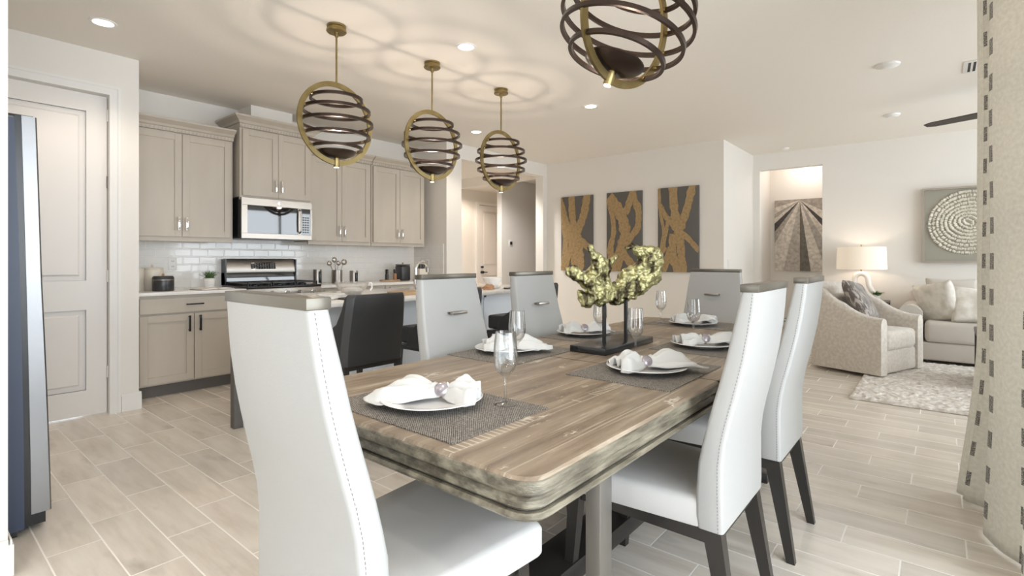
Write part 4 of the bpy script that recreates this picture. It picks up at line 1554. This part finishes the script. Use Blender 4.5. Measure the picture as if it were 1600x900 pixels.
for k, (lb, ya, yb) in POS.items():
    W, H = ya - yb, 1.18
    t = thing('abstract_picture', lb, 'picture', (6.99, (ya + yb) / 2, 1.0), 0, 'gold abstract pictures on the wall')
    MB().box(-.03, 0, -W / 2, W / 2, 0, H, .002).build('panel', M_grey, t)
    m = MB()
    rnd = random.Random(k)
    for si, (pts, wd) in enumerate(STR[k]):
        P = [Vector((p[0], p[1])) for p in pts]
        dense = []
        for a, b in zip(P[:-1], P[1:]):
            for q in range(10):
                dense.append(a.lerp(b, q / 10))
        dense.append(P[-1])
        for _ in range(6):
            dense = [dense[0]] + [(dense[i - 1] + dense[i] * 2 + dense[i + 1]) / 4 for i in range(1, len(dense) - 1)] + [dense[-1]]
        rings = []
        for i, p in enumerate(dense):
            d = (dense[min(i + 1, len(dense) - 1)] - dense[max(0, i - 1)])
            d = Vector((d.x * W, d.y * H)).normalized()
            nrm = Vector((-d.y, d.x))
            hw = wd * W / 2 * (1 + .35 * noise.noise(Vector((i * .33, si * 3.1, k))))
            c = Vector((p.x * W, p.y * H))
            # u to the right in the view means decreasing y
            fr_ = -.0335 - .0006 * si

            def cl(v_):
                return (min(max(v_.x, 0), W), min(max(v_.y, 0), H))
            a_, b_ = cl(c + nrm * hw), cl(c - nrm * hw)
            rings.append([(fr_, W / 2 - a_[0], H - a_[1]), (fr_, W / 2 - b_[0], H - b_[1]), (-.029, W / 2 - b_[0], H - b_[1]), (-.029, W / 2 - a_[0], H - a_[1])])
        m.loft(rings, cap=False)
    m.build('gold_strokes', M_artgold, t, smooth=False)

# niche picture
t = thing('field_picture', 'framed black and white picture of converging field rows in the niche', 'picture', (9.1, 1.69, 1.555))
MB().box(-.035, 0, -.36, .36, -.56, .56).build('canvas', M_field, t, smooth=False)

# torn-paper spiral art
t = thing('spiral_artwork', 'square framed artwork of cream torn paper rings on grey linen', 'artwork', (8.36, -.28, 1.60))
S = .46
MB().box(-.03, 0, -S + .02, S - .02, -S + .02, S - .02).build('backing', M_linen, t, smooth=False)
MB().box(-.075, 0, -S, -S + .022, -S, S).box(-.075, 0, S - .022, S, -S, S).box(-.075, 0, -S + .022, S - .022, S - .022, S).box(-.075, 0, -S + .022, S - .022, -S, -S + .022).build('frame', M_frame, t, smooth=False)
m = MB()
rnd = random.Random(5)
for r_ in [.035 + .042 * k for k in range(9)]:
    n = max(10, int(2 * PI * r_ / .012))
    for k in range(n):
        a = 2 * PI * k / n + rnd.random() * .05
        rr_ = r_ + rnd.uniform(-.005, .005) + .010 * math.sin(a * 2 + r_ * 9)
        cy_, cz_ = .02 + rr_ * math.cos(a), .03 + rr_ * math.sin(a)
        ln = .010 + rnd.random() * .006
        wv_ = .013 + rnd.random() * .005
        h0 = .012 + rnd.random() * .014
        ta, na = Vector((0, -math.sin(a), math.cos(a))), Vector((0, math.cos(a), math.sin(a)))
        c0 = Vector((-.03, cy_, cz_))
        m.loft([[c0 + ta * ln * .5 * s1 + na * wv_ * s2 for s1, s2 in ((-1, -1), (1, -1), (1, 1), (-1, 1))],
                [c0 + Vector((-h0, 0, 0)) + ta * (ln * .5 * s1 + rnd.uniform(-.003, .003)) + na * wv_ * .35 * s2 + na * .004 for s1, s2 in ((-1, -1), (1, -1), (1, 1), (-1, 1))]])
m.build('paper_rings', M_paperart, t, smooth=False)


# ------------------------------------------------------------ living room furniture
def cushion(name, label, loc, w, h, th, rot, m_, group=None, seed=0):
    b = bmesh.new()
    n = 20
    V = {}
    for s in (-1, 1):
        for i in range(n + 1):
            for j in range(n + 1):
                u, v_ = -1 + 2 * i / n, -1 + 2 * j / n
                e = max(0, (1 - u ** 4)) * max(0, (1 - v_ ** 4))
                pin = 1 - .07 * (1 - abs(v_)) * abs(u) ** 3
                pin2 = 1 - .07 * (1 - abs(u)) * abs(v_) ** 3
                z = s * th / 2 * e ** .45 * (1 + .18 * noise.noise(Vector((u * 2 + seed, v_ * 2, s))))
                V[s, i, j] = b.verts.new((u * w / 2 * pin, v_ * h / 2 * pin2, z))
        for i in range(n):
            for j in range(n):
                q = [V[s, i, j], V[s, i + 1, j], V[s, i + 1, j + 1], V[s, i, j + 1]]
                b.faces.new(q if s > 0 else q[::-1])
    bmesh.ops.remove_doubles(b, verts=b.verts[:], dist=.0008)
    m = MB()
    m.merge(b)
    o = m.build(name, m_, None, loc=loc, angle=70)
    o.rotation_euler = rot
    return tag(o, label, 'cushion', group)


# armchair: local +y is the back, front faces -y
AR = math.atan2(.35, .94)
ac = thing('armchair', 'beige chenille swivel armchair with sloping arms holding a streaked cushion', 'armchair', (6.70, .66, 0), -AR)
hw, dp_ = .43, .39
# base and seat
MB().box(-hw + .06, hw - .06, -dp_ + .02, dp_ - .06, .035, .275, .03, 3).build('base', M_upholstery, ac, angle=60)
MB().lathe([(0, 0), (.26, 0), (.26, .02), (0, .045)], n=40).build('swivel_plinth', M_black, ac)
MB().box(-hw + .135, hw - .135, -dp_ + .0, dp_ - .22, .265, .465, .045, 4).build('seat_cushion', M_upholstery, ac, angle=70)
# the wrap: plan path from the left arm front around the back, height varying
path = []
N = 40
for k in range(N + 1):
    s = k / N
    if s < .36:
        q = s / .36
        path.append((-hw + .055, -dp_ + q * (dp_ * 2 - .26), .60 + .33 * (q ** 2.2) * .86))
    elif s <= .64:
        q = (s - .36) / .28
        a = PI - q * PI
        ee = .62
        cx_ = math.copysign(abs(math.cos(a)) ** ee, math.cos(a)) * (hw - .055)
        cy_ = dp_ - .26 + abs(math.sin(a)) ** ee * .20
        path.append((cx_, cy_, .60 + .285 + .045 * math.sin(q * PI)))
    else:
        q = (1 - s) / .36
        path.append((hw - .055, -dp_ + q * (dp_ * 2 - .26), .60 + .33 * (q ** 2.2) * .86))
rings = []
for i, (x, y, zt) in enumerate(path):
    p0 = Vector(path[max(0, i - 1)][:2])
    p1 = Vector(path[min(N, i + 1)][:2])
    d = (p1 - p0).normalized()
    nr = Vector((d.y, -d.x))   # to the inside? chosen by thickness symmetric anyway
    th = .058
    # section: from bottom outer up over the rounded top to inner bottom
    sec = [(1, .04), (1.02, .3), (1.0, zt - .06), (.72, zt - .018), (0, zt), (-.72, zt - .018), (-1.0, zt - .07), (-1.0, .3), (-1, .04)]
    back = max(0, (zt - .62)) * .25 * (1 if y > dp_ - .4 else 0)
    rings.append([(x + nr.x * th * a_ , y + nr.y * th * a_ + (back * (zz / zt) ** 2 if zz > .3 else 0), zz) for a_, zz in sec])
MB().loft(rings).build('arms_and_back', M_upholstery, ac, angle=60)
MB().box(-hw + .13, hw - .13, dp_ - .27, dp_ - .13, .44, .80, .05, 4).build('back_cushion', M_upholstery, ac, angle=70)
cushion('throw_cushion', 'grey and cream streaked cushion leaning in the armchair', (6.62, .66, .735), .52, .46, .15, (R(62), R(6), -AR + R(14)), M_streak)

# sofa along the far wall, local +y towards its left end as seen, back against x = 8.36
sf = thing('sofa', 'long light beige sofa against the far wall', 'sofa', (7.86, -1.0, 0))
MB().box(-.42, .44, -1.35, 1.22, .05, .25, .02, 3).build('base', M_sofa, sf, angle=60)
for k in range(3):
    MB().box(-.45, .22, -1.12 + k * .755, -.37 + k * .755, .252, .485, .05, 4).build('seat_cushion', M_sofa, sf, angle=70)
    MB().box(.16, .40, -1.12 + k * .755, -.37 + k * .755, .47, .86, .07, 4).build('back_cushion', M_sofa, sf, angle=70)
MB().box(.34, .47, -1.35, 1.30, .05, .80, .05, 4).build('back', M_sofa, sf, angle=70)
for s in (1, -1):
    ym = 1.27 * s if s > 0 else -1.24
    m = MB().box(-.43, .44, ym - .10, ym + .10, .05, .56, .03, 3)
    m.tube([(-.44, ym, .545), (.42, ym, .545)], .115, 20)
    m.build('arm', M_sofa, sf, angle=60)
for x in (-.36, .38):
    for y in (-1.25, 1.25):
        MB().bar((x, y, .052), (x, y, 0), .05, .05, .04, .04).build('foot', M_darkwood, sf)
GC = 'cushions on the sofa'
cushion('throw_cushion', 'cream cushion standing on edge at the left end of the sofa', (7.66, .03, .69), .46, .46, .17, (R(80), R(12), R(50)), M_silk, GC, 1)
cushion('throw_cushion', 'crinkled silvery cream cushion in the middle of the visible sofa', (7.60, -.30, .67), .44, .42, .17, (R(68), R(4), R(-78)), M_silk, GC, 2)
cushion('throw_cushion', 'pale cushion behind the other two on the sofa', (7.90, -.10, .74), .48, .44, .15, (R(75), 0, R(-88)), M_sofa, GC, 3)
cushion('throw_cushion', 'beige cushion cut off by the curtain on the sofa', (7.52, -.66, .67), .44, .44, .16, (R(66), R(-8), R(-70)), M_silk, GC, 4)

# side table with lamp and plant
sd = thing('side_table', 'dark wood side table between armchair and sofa', 'side table', (8.02, .74, 0))
MB().box(-.25, .25, -.24, .24, .625, .65, .003).build('top', M_darkwood, sd)
MB().box(-.23, .23, -.22, .22, .54, .625).build('apron', M_black, sd, smooth=False)
MB().box(-.23, .23, -.22, .22, .16, .18).build('shelf', M_darkwood, sd, smooth=False)
for sx in (-1, 1):
    for sy in (-1, 1):
        MB().box(sx * .23 - .018, sx * .23 + .018, sy * .22 - .018, sy * .22 + .018, 0, .63).build('leg', M_darkwood, sd, smooth=False)
lp = thing('table_lamp', 'lit table lamp with a cream drum shade and a white looped base', 'lamp', (8.02, .79, .65), R(-8))
MB().box(-.055, .055, -.09, .09, 0, .018, .004).build('base', M_whitegloss, lp)
pts = [(0, .085, .02), (0, .11, .12)] + [(0, .075 * math.cos(a) + .02, .27 + .085 * math.sin(a)) for a in [PI * k / 14 for k in range(0, 15)]] + [(0, -.05, .22), (0, -.03, .16), (0, -.075, .09), (0, -.10, .018)]
pts = [(0, -.085, .018), (0, -.098, .14)] and [(0, .055, .018), (0, .062, .12), (0, .075, .20)] + [(0, .075 * math.cos(a), .26 + .085 * math.sin(a)) for a in [PI * k / 14 for k in range(1, 14)]] + [(0, -.078, .23), (0, -.085, .19), (0, -.11, .14), (0, -.135, .10), (0, -.12, .05), (0, -.08, .018)]
MB().tube(pts, .031, 14).build('looped_body', M_whitegloss, lp)
MB().tube([(0, 0, .36), (0, 0, .43)], .010, 12).lathe([(0, .345), (.022, .345), (.022, .365), (0, .367)], n=20).build('socket_stem', M_brass, lp)
shd = MB()
shd.lathe([(.275, .40), (.265, .685), (.262, .685), (.272, .40)], n=64, closed=True)
shd.build('lamp_shade', M_shade, lp)
MB().lathe([(0, .70), (.008, .70), (.010, .71), (0, .72)], n=12).tube([(0, 0, .42), (0, 0, .70)], .003, 6).tube([(-.26, 0, .675), (.26, 0, .675)], .002, 5).build('harp', M_brass, lp)
lamp('table_lamp_bulb', 'POINT', (8.02, .79, 1.17), 3, WARM, radius=.05)
pp = thing('potted_plant', 'small green plant in a white pot on the dark side table', 'plant', (7.84, .61, .65))
MB().lathe([(0, 0), (.032, 0), (.038, .09), (.034, .09), (.032, .08), (0, .08)], n=28).build('pot', M_whitegloss, pp)
tuft(pp, 'foliage', 90, .06, .07, M_leaf, 9, .012, .075, 1.3)

# rug and coffee table
m = MB()
bm = m.bm
NX, NY = 190, 150
X0, X1, Y0, Y1 = 5.18, 7.42, -1.55, .60
V = []
for i in range(NX + 1):
    r_ = []
    for j in range(NY + 1):
        x = X0 + (X1 - X0) * i / NX
        y = Y0 + (Y1 - Y0) * j / NY
        ed = min(i, NX - i, j, NY - j)
        z = .003 if ed == 0 else .022 + .014 * noise.noise(Vector((x * 38, y * 38, 0))) + .006 * random.random()
        jx = random.uniform(-.006, .006)
        jy = random.uniform(-.006, .006)
        r_.append(bm.verts.new((x + jx - 6.3, y + jy + .475, max(.003, z))))
    V.append(r_)
for i in range(NX):
    for j in range(NY):
        bm.faces.new([V[i][j], V[i + 1][j], V[i + 1][j + 1], V[i][j + 1]])
rg_ = m.build('shag_rug', M_rug, None, loc=(6.3, -.475, 0), angle=180)
tag(rg_, 'cream shag rug under the armchair and coffee table', 'rug')
ct = thing('coffee_table', 'dark coffee table mostly hidden behind the curtain', 'coffee table', (6.45, -.80, .036))
MB().box(-.35, .35, -.55, .55, .44, .485, .004).build('top', M_darkwood, ct)
MB().box(-.30, .30, -.50, .50, .12, .14).build('shelf', M_darkwood, ct, smooth=False)
for sx in (-1, 1):
    for sy in (-1, 1):
        MB().box(sx * .32 - .025, sx * .32 + .025, sy * .52 - .025, sy * .52 + .025, 0, .44).build('leg', M_darkwood, ct, smooth=False)


# ------------------------------------------------------------ curtain
cu = thing('linen_curtain', 'full length cream linen curtain with columns of dark hatched blocks', 'curtain', (3.05, -.19, 0))
ctrl = [(3.42, -.136), (3.39, -.150), (3.36, -.190), (3.335, -.158), (3.31, -.165), (3.27, -.225), (3.24, -.275), (3.17, -.275), (3.10, -.225), (3.04, -.180), (2.98, -.158), (2.92, -.170), (2.84, -.205), (2.77, -.255), (2.70, -.295), (2.62, -.27), (2.55, -.23), (2.47, -.25)]


def catmull(P, n=7):
    out = []
    for i in range(len(P) - 1):
        p0, p1, p2, p3 = (Vector(P[max(0, i - 1)]), Vector(P[i]), Vector(P[i + 1]), Vector(P[min(len(P) - 1, i + 2)]))
        for k in range(n):
            t_ = k / n
            out.append(.5 * ((2 * p1) + (p2 - p0) * t_ + (2 * p0 - 5 * p1 + 4 * p2 - p3) * t_ ** 2 + (3 * p1 - p0 - 3 * p2 + p3) * t_ ** 3))
    out.append(Vector(P[-1]))
    return out


cp = catmull(ctrl)
arc = [0]
for a, b in zip(cp[:-1], cp[1:]):
    arc.append(arc[-1] + (b - a).length)
cb = bmesh.new()
uvl = cb.loops.layers.uv.new('UVMap')
NZ = 48
# the printed columns: one on the leading fold, one where the broad front fold begins
k_a = min(range(len(cp)), key=lambda i_: (cp[i_] - Vector((3.33, -.158))).length)
k_b = min(range(len(cp)), key=lambda i_: (cp[i_] - Vector((2.965, -.158))).length)
period = (arc[k_b] - arc[k_a]) / 2
ushift = .105 - arc[k_a] * (.21 / period)
grid = []
for k in range(NZ + 1):
    s = k / NZ
    z = .012 + s * 2.58
    row = []
    for i, p in enumerate(cp):
        fl = max(0, 1 - z / .9) ** 1.6          # flare near the floor
        x = p.x + (p.x - 3.0) * .03 * fl + .02 * noise.noise(Vector((p.x * 5, z * 1.5, 0))) * (1 - s)
        y = p.y + fl * (.055 * math.exp(-((p.x - 3.35) / .18) ** 2) + .02) + .02 * noise.noise(Vector((p.x * 6, z * 1.3, 5))) * (1 - s * .8)
        y = min(y, -.055)
        row.append(cb.verts.new((x - 3.05, y + .19, z)))
    grid.append(row)
for k in range(NZ):
    for i in range(len(cp) - 1):
        f = cb.faces.new([grid[k][i], grid[k][i + 1], grid[k + 1][i + 1], grid[k + 1][i]])
        for lp_, (kk, ii) in zip(f.loops, ((k, i), (k, i + 1), (k + 1, i + 1), (k + 1, i))):
            lp_[uvl].uv = (arc[ii] * (.21 / period) + ushift + .21, 2.58 * kk / NZ)
mb = MB()
mb.merge(cb)
co = mb.build('cloth', M_curtain, cu, angle=180)
sm = co.modifiers.new('thickness', 'SOLIDIFY')
sm.thickness = .002
m = MB().tube([(-2.75, -.02, 2.63), (.45, -.02, 2.63)], .014, 14)
for xx in (-2.6, .38):
    m.tube([(xx, -.23, 2.63), (xx, -.02, 2.63)], .008, 8)
rd = m.build('curtain_rod', M_bronze, None, loc=(3.05, -.19, 0))
tag(rd, 'dark curtain rod above the patio door', 'curtain rod')
m = MB()
for k in range(9):
    x = 2.48 + k * .115
    m.tube([(x - 3.05, -.02 + .022 * math.cos(a), 2.625 + .022 * math.sin(a)) for a in [2 * PI * q / 16 for q in range(16)]], .003, 6, closed=True)
m.build('curtain_ring', M_bronze, cu)

# warm light in the hallway and the niche
lamp('hall_entry_fill', 'SPOT', (6.4, 5.75, 2.72), 190, (1, .95, .9), (R(14), 0, R(-30)), radius=.1, spot=R(135))  # added fill to brighten the thermostat wall, has no fixture
lamp('hall_light', 'SPOT', (8.0, 7.4, 2.72), 75, WARM, (R(12), 0, 0), radius=.1, spot=R(140))
lamp('niche_light', 'POINT', (8.8, 1.55, 2.62), 5, (1, .90, .83), radius=.06)
